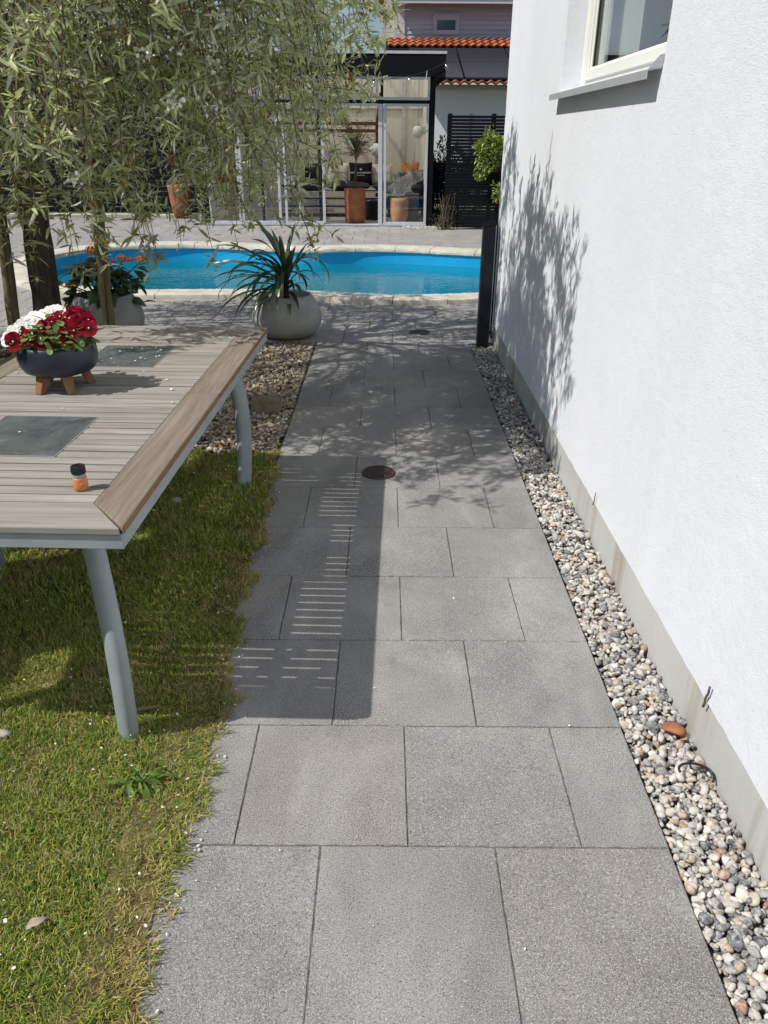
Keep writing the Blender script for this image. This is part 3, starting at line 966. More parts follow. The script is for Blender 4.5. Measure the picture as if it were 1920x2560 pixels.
for q, i in enumerate(vis):
    o = link('pebble', pm[q % 8], strip)
    mat_ = Matrix(R_[q].tolist()).to_4x4()
    o.matrix_world = Matrix.Translation(Vector(P[i]+np.array([0, 0, .002])))@mat_@Matrix.Diagonal((*([sc_[i]*1.05]*3), 1))
    o.location = P[i]+np.array([0, 0, .002]); o.rotation_euler = Matrix(R_[q].tolist()).to_euler(); o.scale = [sc_[i]*1.05]*3
# gravel between lawn and terrace
Pa, sa = layers(-1.45, -.552, 3.70, 6.03, 3600, .010, .026, -.022, .0)
Pb, sb = layers(-3.3, -1.45, 3.70, 6.03, 1500, .014, .03, -.020, .0)
wob = 3.70+.03*np.sin(Pa[:, 0]*23)
k1 = ((Pa[:, 1] > wob) & ~((abs(Pa[:, 0]+.705) < .085) & (abs(Pa[:, 1]-4.37) < .062)))
k2 = ~(np.hypot(Pb[:, 0]+2.38, Pb[:, 1]-5.35) < .55)
P, sc_ = np.concatenate([Pa[k1], Pb[k2]]), np.concatenate([sa[k1], sb[k2]])
V_, F_, A_ = scatter(bases1, P, sc_)
gb = link('gravel_bed', np_mesh('gravel_bed', V_, [F_], M['pebble_brown'], {'rnd': A_}, True)); tag(gb, kind='stuff')
# pebbles at the foot of the black screen
Pa, sa = layers(.30, 1.15, 14.52, 14.86, 900, .015, .032, .0, .012)
V_, F_, A_ = scatter(bases1, Pa, sa)
tag(link('gravel_patch', np_mesh('gravel_patch', V_, [F_], M['pebble'], {'rnd': A_*.25+.42}, True)), kind='stuff')

def single_stone(name, loc, sc3, mat, seed, label, rz=0., cat='stone'):
    bv, bf = pebble_base(2, seed)
    o = link(name, np_mesh(name, bv*np.array(sc3), [bf], mat, None, False))
    o.location = loc; o.rotation_euler = (0, 0, rz)
    return tag(o, label, cat)
single_stone('red_stone', (.795, 1.625, .012), (.033, .032, .034), M['red_stone'], 23, 'rust red stone lying on the pale gravel by the house plinth', -.3)
single_stone('grey_stone', (-1.02, 1.59, .012), (.020, .018, .024), M['grey_stone'], 6, 'blue grey stone in the grass at the left edge near the table leg')
single_stone('lawn_stone', (-.92, 3.06, .014), (.024, .018, .026), M['grey_stone'], 9, 'small triangular grey stone in the sunlit grass under the table')
bk = MB().box(-.085, .085, -.055, .055, -.04, .072, bev=.004)
o = bk.build('concrete_block', M['block'], label='weathered concrete block set in the gravel bed behind the table leg', cat='block')
o.location = (-.705, 4.37, 0); o.rotation_euler = (0, 0, .03)
# small loop of black cable on the gravel
m = MB(); pts = [(.795+.045*math.cos(a), 1.455+.03*math.sin(a), .012+.016*math.sin(a*.5)) for a in np.linspace(-.6, 3.3, 18)]
m.tube(pts, .0035, 6); m.build('cable_loop', M['black_plastic'], label='short loop of black cable poking out of the gravel strip', cat='cable', smooth=True)
def stick(name, a, b, r0, r1, label):
    a, b = Vector(a), Vector(b); m = MB()
    pts = [a.lerp(b, t)+Vector((0, random.gauss(0, .002), 0))*(0 < t < 1) for t in np.linspace(0, 1, 7)]
    m.tube(pts, np.linspace(r0, r1, 7), 7)
    return m.build(name, M['stick'], label=label, cat='stick', smooth=True)
stick('dry_twig', (.833, 2.766, .145), (.829, 2.735, .215), .0022, .0014, 'thin dry twig leaning on the plinth, farther of two on the house wall')
stick('dry_twig', (.833, 1.572, .135), (.828, 1.552, .215), .0035, .003, 'thick dry twig leaning on the plinth, nearer of two on the house wall')

# ================================================================== garden table
TZ = .70
table = empty('garden_table', (-.995, 2.45, 0), math.radians(-1.24), 'weathered teak slatted garden table with grey curved metal legs and two glass insets', 'table')
TW, TL, FB, EB = .45, .975, .105, .126
def mitre_board(name, poly, mat, dz=0, edge=None):
    m = MB(); m.prism(poly, TZ-.019, TZ+dz)
    o = m.build(name, [mat], table)
    mod = o.modifiers.new('bevel', 'BEVEL'); mod.width = .0035; mod.segments = 2; mod.limit_method = 'ANGLE'
    return o
gp = .0009
for sgn in (1, -1):
    P_ = [(sgn*(TW-FB), -TL+EB+gp), (sgn*TW, -TL+gp+.004), (sgn*TW, -gp), (sgn*(TW-FB), -gp)]
    Q_ = [(sgn*(TW-FB), gp), (sgn*TW, gp), (sgn*TW, TL-gp-.004), (sgn*(TW-FB), TL-EB-gp)]
    if sgn < 0: P_.reverse(); Q_.reverse()
    mitre_board('frame_board', P_, M['teak_y']); mitre_board('frame_board', Q_, M['teak_y'])
    if sgn > 0:
        for (a, b) in ((-TL+.012, -.004), (.004, TL-.012)):
            MB().box(TW+.0002, TW+.0016, a, b, TZ-.0165, TZ-.004).build('edge_strip', M['teak_edge'], table)
    P_ = [(-TW+.004, sgn*TL), (TW-.004, sgn*TL), (TW-FB-.0, sgn*(TL-EB)), (-TW+FB, sgn*(TL-EB))]
    if sgn > 0: P_.reverse()
    mitre_board('frame_board', P_, M['teak_x'])
SG = -.849; SP = 1.698/37
def slat(x0, x1, k, thick=.0125):
    y0, y1 = SG+SP*k+.0040, SG+SP*(k+1)-.0040
    m = MB().box(x0, x1, y0, y1, TZ-thick, TZ+random.gauss(-.0008, .0006), bev=.0018)
    return m.build('slat', M['teak_x'], table)
IX = .138
for k in range(37):
    if 6 <= k < 13 or 25 <= k < 32:
        slat(-TW+FB+.001, -IX-.002, k); slat(IX+.002, TW-FB-.001, k)
    else: slat(-TW+FB+.001, TW-FB-.001, k)
for k0 in (6, 25):
    y0, y1 = SG+SP*k0+.002, SG+SP*(k0+7)-.002
    MB().box(-IX, IX, y0, y1, TZ-.012, TZ-.001, bev=.001).build('inset_panel', M['inset'], table)
    fr = MB(); frame4(fr, 0, 1, 0, 1, 0, 1, .1, .1, .1, .1) if False else None
    m = MB()
    for (a, b, c, d) in ((-IX-.0012, IX+.0012, y0-.002, y0-.0002), (-IX-.0012, IX+.0012, y1+.0002, y1+.002)):
        m.box(a, b, c, d, TZ-.014, TZ+.0004)
    for s in (-1, 1): m.box(s*IX+(.0002 if s > 0 else -.0016), s*IX+(.0016 if s > 0 else -.0002), y0, y1, TZ-.014, TZ+.0004)
    m.build('inset_trim', M['sill'], table)
# metal apron and under-rails
AZ0, AZ1 = TZ-.056, TZ-.0195
ax, ay = TW-.004, TL-.006
for s in (-1, 1):
    MB().box(-ax, ax, s*ay-.0125+(-.0125 if s > 0 else .0125), s*ay+.0125+(-.0125 if s > 0 else .0125), AZ0, AZ1, bev=.002).build('apron', M['table_metal'], table)
    MB().box(s*ax-.0125+(-.0125 if s > 0 else .0125), s*ax+.0125+(-.0125 if s > 0 else .0125), -ay+.0255, ay-.0255, AZ0, AZ1, bev=.002).build('apron', M['table_metal'], table)
for x in (-IX-.03, IX+.03):
    MB().box(x-.012, x+.012, -ay+.026, ay-.026, TZ-.034, TZ-.0125).build('under_rail', M['table_metal'], table)
for y in (-.60, -.225, .27, .65):
    MB().box(-ax+.026, ax-.026, y-.011, y+.011, TZ-.054, TZ-.0345).build('cross_rail', M['table_metal'], table)
MB().box(-.34, .285, -.21, .26, TZ-.060, TZ-.0575).build('leaf_tray', M['table_metal'], table)
MB().box(.286, ax-.026, -.03, .045, TZ-.060, TZ-.0545).build('centre_bracket', M['table_metal'], table)
for sy in (-1, 1):
    m = MB(); P_ = [(.03, sy*.84), (.07, sy*.84), (.285, sy*.62), (.245, sy*.62)]
    if sy > 0: P_.reverse()
    m.prism(P_, TZ-.033, TZ-.0125); m.build('diagonal_strut', M['table_metal'], table)
def leg(sx, sy, b0=0.):
    m = MB(); pts, rad = [], []
    for t in np.linspace(0, 1, 22):
        z = AZ0*(1-t)-.01*t+.005*(1-t)
        bow = math.sin(PI*min(1, t*1.02))
        x = sx*(.298+.024*bow+.024*t); y = sy*(.800+.034*bow+.034*t)
        pts.append((x, y, z))
    n_ = 20; Vv = []
    for i, p_ in enumerate(pts):
        for k in range(n_):
            a = 2*PI*k/n_
            c_, s_ = math.cos(a), math.sin(a)
            # rounded, slightly flattened oval tube
            u_, w_ = .036*math.copysign(abs(c_)**.85, c_), .0235*math.copysign(abs(s_)**.85, s_)
            ox, oy = sx*.7071, sy*.7071
            Vv.append((p_[0]+u_*ox-w_*oy, p_[1]+u_*oy+w_*ox, p_[2]))
    m.add(Vv, [(i*n_+(k+1) % n_, i*n_+k, (i+1)*n_+k, (i+1)*n_+(k+1) % n_) for i in range(len(pts)-1) for k in range(n_)]+[tuple(range(n_)), tuple(reversed(range((len(pts)-1)*n_, len(pts)*n_)))])
    o = m.build('leg', M['table_metal'], table)
    auto_smooth(o, 50)
for sx in (-1, 1):
    for sy in (-1, 1): leg(sx, sy)

# two high-backed garden chairs on the left side of the table
def garden_chair(y0, y1, label):
    e = empty('garden_chair', (-1.61, (y0+y1)/2, 0), 0, label, 'chair', 'grey garden chairs along the left side of the table')
    w = (y1-y0)/2
    for sy in (-1, 1):
        MB().tube([(.18, sy*(w-.03), .0), (.185, sy*(w-.03), .22), (.175, sy*(w-.03), .43)], .015, 10).build('leg', M['table_metal'], e, smooth=True)
        MB().tube([(-.20, sy*(w-.03), .0), (-.13, sy*(w-.03), .40), (-.150, sy*(w-.03), .70), (-.175, sy*(w-.03), 1.17)], .015, 10).build('back_leg', M['table_metal'], e, smooth=True)
    m = MB(); Vv = []
    prof = [(.19, .425), (.05, .410), (-.11, .415), (-.127, .47), (-.147, .75), (-.172, 1.16)]
    for x, z in prof: Vv += [(x, -w+.045, z), (x, w-.045, z), (x-.004, -w+.045, z-.006), (x-.004, w-.045, z-.006)]
    m.add(Vv, [(4*i, 4*i+1, 4*i+5, 4*i+4) for i in range(5)]+[(4*i+3, 4*i+2, 4*i+6, 4*i+7) for i in range(5)]+[(4*i+2, 4*i, 4*i+4, 4*i+6) for i in range(5)]+[(4*i+1, 4*i+3, 4*i+7, 4*i+5) for i in range(5)])
    m.build('sling', M['dark_cloth'], e)
    MB().tube([(-.175, -w+.03, 1.17), (-.175, w-.03, 1.17)], .015, 10).build('top_rail', M['table_metal'], e, smooth=True)
garden_chair(1.66, 2.41, 'nearer grey garden chair with a dark sling, left of the table at the picture edge')
garden_chair(2.455, 3.15, 'farther grey garden chair with a dark sling whose leg shows under the table')
# hose connector
hc = empty('hose_connector', (-.724, 1.668, TZ), .4, 'small orange hose connector with a black ribbed cap on the table corner', 'hose connector')
hc.scale = (.93, .93, .95)
m = MB().lathe([(.0155, 0), (.0172, .002), (.0185, .010), (.0182, .020), (.0174, .030), (.0168, .034)], 28); m.build('body', M['orange_plastic'], hc, smooth=True)
m = MB()
for a in (-1.35,):
    ca, sa = math.cos(a), math.sin(a)
    for k in range(12):
        th = 2*PI*k/12; th2 = 2*PI*(k+1)/12
        def pt(r, th_, d):
            u, w_ = r*math.cos(th_), r*math.sin(th_)
            return ((.0176+d)*ca-u*sa, (.0176+d)*sa+u*ca, .017+w_)
        m.add([pt(.0062, th, .0), pt(.0062, th2, .0), pt(.0048, th2, .0014), pt(.0048, th, .0014)], [(0, 1, 2, 3)])
m.build('grip_ring', M['orange_plastic'], hc, smooth=True)
MB().lathe([(.0160, .0335), (.0166, .036), (.0166, .042), (.0158, .044)], 28).build('collar', M['grey_plastic'], hc, smooth=True)
m = MB(); n_ = 56; prof = [(.0158, .0435), (.0172, .0445), (.0176, .047), (.0176, .060), (.0168, .0635), (.0125, .0640), (.0118, .062), (.0075, .062), (.0068, .0645), (.004, .0645), (.0036, .058), (0, .058)]
Vv = []
for j, (r_, z_) in enumerate(prof):
    for k in range(n_):
        a = 2*PI*k/n_; q = (.00065 if k % 2 else -.0004) if 1 <= j <= 4 else 0
        Vv.append(((r_+q)*math.cos(a), (r_+q)*math.sin(a), z_))
m.add(Vv, [(j*n_+k, j*n_+(k+1) % n_, (j+1)*n_+(k+1) % n_, (j+1)*n_+k) for j in range(len(prof)-1) for k in range(n_)])
m.build('cap', M['black_plastic'], hc)

# ------------------------------------------------------------------ bowl of pansies
bowl = empty('pansy_bowl', (-1.082, 2.50, TZ), 0, 'navy bowl on wooden feet planted with red and white pansies on the table', 'flower bowl')
m = MB().lathe([(.0, .046), (.05, .047), (.085, .053), (.110, .064), (.121, .082), (.1255, .106), (.1245, .135), (.1225, .150), (.1195, .1515), (.1165, .149), (.116, .135), (.0, .134)], 56)
m.build('bowl', M['navy'], bowl, smooth=True)
MB().lathe([(.115, .137), (.06, .143), (0, .145)], 24).build('soil', M['soil'], bowl)
for a in (-2.05, -.98, .55, 2.5):
    ca, sa = math.cos(a), math.sin(a); m = MB(); Vv = []
    for z, w_, rr in ((0, .0125, .093), (.062, .0185, .066)):
        for u, w2 in ((-1, -1), (1, -1), (1, 1), (-1, 1)):
            x, y = rr+u*w_, w2*w_
            Vv.append((x*ca-y*sa, x*sa+y*ca, z))
    m.add(Vv, [(3, 2, 1, 0), (4, 5, 6, 7), (0, 1, 5, 4), (1, 2, 6, 5), (2, 3, 7, 6), (3, 0, 4, 7)])
    o = m.build('foot', M['foot_wood'], bowl)
    mod = o.modifiers.new('bevel', 'BEVEL'); mod.width = .002; mod.segments = 2
def petal(ang, L, W, cup, z0, ruffle=.0, nseg=7, nr=4):
    Vv, Ff = [], []
    for i in range(nr+1):
        t = i/nr
        for k in range(nseg+1):
            s = k/nseg*2-1
            hw_ = W*math.sin(PI*min(.92, .12+.62*t)) if t < .999 else W*.80
            lx = L*t*(1-.22*s*s*t); ly = s*hw_
            z = z0+cup*t*t+.0016*t*math.sin(s*5+ang*3)+ruffle*math.sin(s*7+ang)*t
            Vv.append((lx*math.cos(ang)-ly*math.sin(ang), lx*math.sin(ang)+ly*math.cos(ang), z))
    for i in range(nr):
        for k in range(nseg):
            a = i*(nseg+1)+k
            Ff.append((a, a+nseg+1, a+nseg+2, a+1))
    return Vv, Ff
def pansy(mats, seed):
    random.seed(seed)
    m = MB(); R0 = .0275
    for a, L, W, z, mi in ((PI/2-.52, R0*.98, R0*.62, -.0022, 1), (PI/2+.52, R0*.98, R0*.62, -.0012, 1), (PI+.18, R0*.92, R0*.52, .0004, 0), (-.18, R0*.92, R0*.52, .0010, 0), (-PI/2, R0*1.02, R0*.78, .0018, 0)):
        Vv, Ff = petal(a+random.gauss(0, .08), L*random.uniform(.92, 1.06), W, random.uniform(.001, .005), z, .0009)
        m.add(Vv, Ff, mi)
    me = m.mesh('flower', mats, True)
    e_ = MB(); e_.lathe([(.0028, .0022), (.0026, .0042), (.0012, .0056), (0, .0058)], 8)
    return me, e_.mesh('eye', M['pansy_eye'], True)
reds = [pansy([M['pansy_red_low'], M['pansy_red_up']], s) for s in (1, 2, 3)]
whites = [pansy([M['pansy_white'], M['pansy_white']], s) for s in (4, 5, 6)]
random.seed(21)
def put_flower(px, py, red, big=1.0):
    t = max(0., min(1., (540-py)/480))
    dy = -.112+.175*t
    v = (655-py)*.000241
    dz = .15+max(.0, (v-(dy+.125)*.27)/.96)
    dx = (px-750)*.000205
    me, eye = random.choice(reds if red else whites)
    o = link('flower', me, bowl, (dx, dy, dz))
    # face the viewer's side and outward from the dome
    d_ = Vector((dx*3.2+random.gauss(0, .22), -1.0+.30*t+random.gauss(0, .15), .35+.62*t+random.gauss(0, .15))).normalized()
    upv = Vector((random.gauss(0, .18), .2, 1)).normalized()
    x_ = upv.cross(d_).normalized(); y_ = d_.cross(x_)
    o.rotation_euler = Matrix((x_, y_, d_)).transposed().to_euler()
    s = big*random.uniform(.98, 1.18); o.scale = (s, s, s)
    link('eye', eye, o)
for p_ in [(670,355),(915,305),(770,500),(1095,455),(335,530),(775,265),(930,135),(1075,130),(1195,285),(1300,315),(1180,380),(1240,190),(1395,345),(955,200),(550,470),(1030,210),(1120,230),(860,190),(1330,230),(1010,340),(390,430)]: put_flower(*p_, True)
for p_ in [(690,125),(820,135),(745,175),(560,230),(545,310),(440,205),(400,275),(340,325),(245,415),(235,490),(480,420),(625,170),(450,345),(640,120),(580,180),(300,380),(500,260),(720,90),(350,280)]: put_flower(*p_, False, .95)
def spoon_leaf(L, W, curl):
    m = MB(); Vv = []; nr = 6
    for i in range(nr+1):
        t = i/nr
        w_ = W*(.14 if t < .3 else math.sin(PI*min(.97, (t-.22)/.86))**.8)+.0006
        z = -curl*L*t*t
        Vv += [(-w_, L*t, z+.12*w_), (0, L*t, z-.10*w_), (w_, L*t, z+.12*w_)]
    m.add(Vv, [(3*i+k, 3*i+k+1, 3*i+k+4, 3*i+k+3) for i in range(nr) for k in (0, 1)])
    return m.mesh('leaf', M['pansy_leaf'], True)
pl = [spoon_leaf(.036, .0105, .25), spoon_leaf(.030, .009, .5), spoon_leaf(.04, .010, .1)]
for i in range(120):
    a = random.uniform(-PI, PI) if i > 64 else random.uniform(-PI*.98, -.02)
    r_ = random.uniform(.075, .118) if i < 80 else random.uniform(.02, .10)
    h = .145+random.uniform(0, .035)+(.118-r_)*.75
    o = link('leaf', random.choice(pl), bowl, (r_*math.cos(a), r_*math.sin(a), h))
    tilt = random.uniform(-.75, .45) if r_ > .09 else random.uniform(-.2, .9)
    o.rotation_euler = Matrix.Rotation(a-PI/2+random.gauss(0, .55), 3, 'Z').__matmul__(Matrix.Rotation(tilt, 3, 'X')).to_euler()
    s = random.uniform(.75, 1.15); o.scale = (s, s, s)

# ------------------------------------------------------------------ big planters
PROF = [(.135, .0), (.17, .006), (.225, .035), (.262, .085), (.279, .135), (.276, .185), (.256, .245), (.226, .300), (.205, .328), (.199, .334), (.191, .331), (.186, .318), (.19, .28)]
def planter(e, s=1.0):
    m = MB().lathe([(r*s, z*s) for r, z in PROF], 64)
    m.build('pot', M['planter'], e, smooth=True)
    MB().lathe([(.205*s, .272*s), (.1*s, .280*s), (0, .283*s)], 24).build('soil', M['soil'], e)
yp = empty('yucca_planter', (-.795, 6.235, .004), 0, 'round grey planter holding a drooping dark green yucca, at the corner of the gravel bed', 'planter')
planter(yp, 1.0)
MB().box(-.02, .12, -.20, -.11, -.035, .006).build('pot_foot', M['block'], yp)
def strap_leaf(az, L, W, el0, droop, twist=0., base=(0, 0, .36)):
    """long strap leaf: leaves at elevation el0, bends over by droop (radians over its length)"""
    m = MB(); nr = 12; p_ = Vector(base); Vv = []
    d2 = Vector((math.cos(az), math.sin(az), 0)); side = Vector((-math.sin(az), math.cos(az), 0))
    for i in range(nr+1):
        t = i/nr
        el = el0-droop*(t**1.5)
        w_ = 1.6*W*(.62+.6*t-.3*t*t)*(1 if t < .5 else max(.02, 1-((t-.5)/.5)**2.0))
        dirv = d2*math.cos(el)+Vector((0, 0, 1))*math.sin(el)
        nrm = side.cross(dirv)*-1
        tw = twist*t
        sd = side*math.cos(tw)+nrm*math.sin(tw)
        Vv += [p_+sd*w_+nrm*w_*.32, p_, p_-sd*w_+nrm*w_*.32]
        p_ = p_+dirv*(L/nr)
    m.add(Vv, [(3*i+k, 3*i+k+1, 3*i+k+4, 3*i+k+3) for i in range(nr) for k in (0, 1)])
    o = m.build('leaf', M['yucca_leaf'], yp, smooth=True)
    return o
MB().tube([(0, 0, .25), (.005, 0, .38), (.012, 0, .52)], [.024, .021, .014], 9).build('stem', M['bark'], yp)
random.seed(5)
for az, L, W, e0, dr in [(2.95, .68, .011, .80, 1.15), (3.02, .66, .010, .62, 1.05), (3.05, .64, .012, .45, 1.1), (3.3, .62, .012, .35, 1.2), (3.4, .60, .013, .45, 1.7), (3.55, .62, .013, .2, 1.2), (3.2, .66, .010, .9, 1.55),
                         (3.75, .60, .013, .35, 1.75), (3.95, .62, .013, .3, 1.6), (4.2, .58, .014, .5, 2.2), (4.5, .55, .014, .6, 2.4), (4.3, .60, .014, .2, 1.6), (4.75, .50, .014, .7, 2.6), (4.0, .55, .014, .65, 2.5),
                         (5.2, .40, .014, .9, 2.7), (5.6, .42, .013, .9, 2.7), (6.0, .40, .013, 1.0, 2.6), (.1, .42, .012, 1.0, 2.9), (.0, .36, .014, .95, .5), (5.9, .55, .009, .9, 3.0),
                         (.5, .40, .015, 1.15, .4), (.9, .38, .014, 1.3, .3), (2.4, .44, .014, 1.3, .35), (2.0, .40, .013, 1.4, .2), (3.0, .42, .013, 1.25, .5), (4.6, .42, .014, 1.35, .3), (5.5, .38, .014, 1.3, .4), (1.4, .42, .013, 1.2, .6)]:
    strap_leaf(az, L, W, e0, dr, random.gauss(0, .5), (random.gauss(.008, .006), random.gauss(0, .006), random.uniform(.36, .52) if e0 > .8 else random.uniform(.33, .46)))
for i in range(44):
    az = random.uniform(1.9, 5.2) if i < 32 else random.uniform(0, 2*PI)
    e0 = random.uniform(-.1, 1.35)
    strap_leaf(az, random.uniform(.36, .62)*(1.0 if 2.2 < az < 4.9 else .68), random.uniform(.009, .014), e0, random.uniform(.5, 2.2), random.gauss(0, .6),
               (random.gauss(.006, .008), random.gauss(0, .008), random.uniform(.31, .52)))

hp = empty('hydrangea_planter', (-2.215, 6.15, .0), 0, 'round grey planter with a dark leafy hydrangea and orange flower heads, behind the table', 'planter')
planter(hp, 1.03)
def broad_leaf(L, W, fold, droop):
    m = MB(); nr = 7; Vv = []
    for i in range(nr+1):
        t = i/nr
        w_ = W*(math.sin(PI*min(1, t**.72))**.8 if 0 < t < 1 else 0)+(.0015 if t in (0, 1) else 0)
        z = -droop*L*t*t; y = L*t
        rf = .05*W*math.sin(i*2.1)
        Vv += [(-w_, y, z+fold*w_+rf), (-w_*.5, y, z+fold*w_*.42), (0, y, z), (w_*.5, y, z+fold*w_*.42), (w_, y, z+fold*w_-rf)]
    m.add(Vv, [(5*i+k, 5*i+k+1, 5*i+k+6, 5*i+k+5) for i in range(nr) for k in range(4)])
    return m.mesh('leaf', M['hydrangea_leaf'], True)
hl = [broad_leaf(.13, .045, .25, .35), broad_leaf(.115, .042, .15, .6), broad_leaf(.14, .05, .35, .15), broad_leaf(.10, .036, .2, .5)]
def leafplace(parent, me, p_, az, tilt, roll, s):
    o = link('leaf', me, parent, p_)
    R_ = Matrix.Rotation(az-PI/2, 3, 'Z') @ Matrix.Rotation(tilt, 3, 'X') @ Matrix.Rotation(roll, 3, 'Y')
    o.rotation_euler = R_.to_euler(); o.scale = (s, s, s)
    return o
random.seed(9)
heads = [(-.005, -.05, .69, .070), (.20, -.05, .62, .078), (.335, -.02, .615, .062), (-.20, -.10, .44, .05), (.06, -.08, .60, .062), (-.33, -.05, .44, .045), (-.08, .10, .66, .05)]
for hx, hy, hz, hr in heads:
    st_ = MB().tube([(hx*.15, hy*.2, .28), (hx*.5, hy*.6, .28+(hz-.28)*.55), (hx, hy, hz-.02)], [.007, .006, .004], 6).build('stem', M['hydrangea_leaf'], hp)
    n_ = 95; q = rng.normal(size=(n_, 3)); q /= np.linalg.norm(q, axis=1)[:, None]; q[:, 2] = np.abs(q[:, 2])*.62
    C_ = q*hr*rng.uniform(.72, 1, (n_, 1))+np.array([hx, hy, hz-.02])
    Vl, Fl, Al = [], [], []
    for c3, nn in zip(C_, q):
        nv = Vector(nn).normalized(); a_ = nv.orthogonal().normalized(); b_ = nv.cross(a_); ph = random.random()*PI
        rr = random.uniform(.007, .012); base_ = len(Vl)
        Vl.append(c3)
        for k in range(8):
            th = ph+k*PI/4; r2 = rr*(1 if k % 2 == 0 else .55)
            Vl.append(np.array(Vector(c3)+a_*math.cos(th)*r2+b_*math.sin(th)*r2+nv*random.uniform(0, .004)))
        Fl += [(base_, base_+1+k, base_+1+(k+1) % 8) for k in range(8)]
        Al += [min(1, max(0, random.gauss(.78 if hx > -.1 and hz > .5 else .35, .18)))]*9
    o = link('flower_head', np_mesh('flower_head', np.array(Vl), [np.array(Fl)], M['floret'], {'rnd': np.array(Al)}), hp)
    for k in range(5):
        leafplace(hp, random.choice(hl), (hx*.85, hy*.85, hz-.07-random.uniform(0, .08)), random.uniform(0, 2*PI), random.uniform(-.5, .3), random.gauss(0, .3), random.uniform(.7, 1.0))
for i in range(120):
    a = random.uniform(0, 2*PI); r_ = random.uniform(.02, .30)
    z = .33+random.uniform(-.02, .27)*(1-.3*r_/.3)
    if r_ > .2 and z < .38: z -= random.uniform(0, .08)
    leafplace(hp, random.choice(hl), (r_*math.cos(a), r_*math.sin(a)*.85, z), a+random.gauss(0, .6), random.uniform(-.9, .45), random.gauss(0, .35), random.uniform(.65, 1.08))
for i in range(10):
    a = 2*PI*i/10
    MB().tube([(.03*math.cos(a), .03*math.sin(a), .27), (.10*math.cos(a), .10*math.sin(a), .40), (.17*math.cos(a), .15*math.sin(a), .52)], [.007, .006, .004], 6).build('stem', M['hydrangea_leaf'], hp)

# ------------------------------------------------------------------ stakes, tree
def stake(base, top, r, label):
    e = empty('tree_stake', base, 0, label, 'wooden stake', 'round stakes around the weeping tree')
    d_ = Vector(top)-Vector(base); m = MB(); pts = [d_*t+Vector((random.gauss(0, .003), random.gauss(0, .003), 0)) for t in np.linspace(-.03, 1, 14)]
    m.tube(pts, [r*random.uniform(.96, 1.03) for _ in pts], 16)
    m.build('pole', M['stake'], e, smooth=True)
    c_ = MB(); a0 = -PI/2+random.uniform(-.2, .5)
    for s0, s1 in ((.08, .55), (.42, .9)):
        P_ = []
        for t in np.linspace(s0, s1, 12):
            p_ = d_*t+Vector((math.cos(a0+t*.5), math.sin(a0+t*.5), 0))*r*.985
            P_.append(p_)
        c_.tube(P_, [.0015]+[.0042]*10+[.001], 5)
    c_.build('drying_crack', M['bark'], e)
    return e
stake((-2.60, 5.35, 0), (-2.44, 5.33, 2.0), .042, 'leftmost leaning round wooden stake at the edge of the picture')
stake((-2.56, 5.75, 0), (-2.42, 5.70, 2.0), .046, 'dark shaded round stake close against the tree trunk')
stake((-1.80, 4.95, 0), (-1.70, 4.95, 2.0), .038, 'sunlit round stake standing between the trunk and the hydrangea')

tree = empty('weeping_pear_tree', (-2.40, 5.45, 0), 0, 'weeping silver leaved pear tree with hanging narrow leaves and brown twigs', 'tree')
T0 = np.array([-2.40, 5.45, 0.])
trng = np.random.default_rng(3)
random.seed(33)
def bez(P, n_):
    t = np.linspace(0, 1, n_)[:, None]
    P = [np.array(p_, float) for p_ in P]
    return (1-t)**3*P[0]+3*(1-t)**2*t*P[1]+3*(1-t)*t*t*P[2]+t**3*P[3]
# trunk with ridged bark
m = MB(); n_ = 22; Vv = []
tz = np.linspace(-.05, 2.65, 36)
for i, z in enumerate(tz):
    cx, cy = .05*z+.015*math.sin(z*2.1), -.02*z
    R0 = (.098-.014*z+.05*math.exp(-z/.12))
    for k in range(n_):
        a = 2*PI*k/n_
        r_ = R0*(1+.07*math.sin(5*a+z*1.2)+.06*random.uniform(-1, 1))
        Vv.append((cx+r_*math.cos(a), cy+r_*math.sin(a), z))
m.add(Vv, [(i*n_+k, i*n_+(k+1) % n_, (i+1)*n_+(k+1) % n_, (i+1)*n_+k) for i in range(len(tz)-1) for k in range(n_)])
m.build('trunk', M['bark'], tree, smooth=True)
top = np.array([.13, -.05, 2.6])
# main limbs
limbs = []
for i in range(13):
    a = 2*PI*i/13+trng.normal(0, .15)
    R_ = trng.uniform(.9, 1.55)
    h0 = trng.uniform(1.75, 2.55)
    p0 = np.array([.05*h0, -.02*h0, h0])
    d_ = np.array([math.cos(a), math.sin(a), 0])
    pts = bez([p0, p0+d_*.25*R_+[0, 0, .75], d_*R_*.8+[0, 0, trng.uniform(3.0, 3.7)], d_*R_+[0, 0, trng.uniform(2.3, 2.9)]], 12)
    limbs.append(pts)
    MB().tube(pts, np.linspace(.035, .010, 12), 8).build('limb', M['bark'], tree, smooth=True)
twv, nodes, ndirs = MB(), [], []
def crown_R(a):
    # a: direction round the trunk; a little shorter towards the pool, longest towards the path
    return 2.10+.20*math.cos(a+.25)+.08*math.sin(3*a+.6)+.06*math.sin(5*a)+.68*math.exp(-((math.atan2(math.sin(a+1.0), math.cos(a+1.0)))/.52)**2)
def add_nodes(pts, t0, step):
    seglen = np.linalg.norm(np.diff(pts, axis=0), axis=1); L = seglen.sum(); s = t0*L
    cum = np.concatenate([[0], np.cumsum(seglen)])
    while s < L:
        i = min(len(seglen)-1, np.searchsorted(cum, s)-1); i = max(i, 0)
        f = (s-cum[i])/max(seglen[i], 1e-6)
        p_ = pts[i]+(pts[i+1]-pts[i])*f
        nodes.append(p_); ndirs.append((pts[i+1]-pts[i])/max(seglen[i], 1e-6))
        s += step*trng.uniform(.6, 1.5)
    nodes.append(pts[-1]); ndirs.append((pts[-1]-pts[-2])/max(seglen[-1], 1e-6))
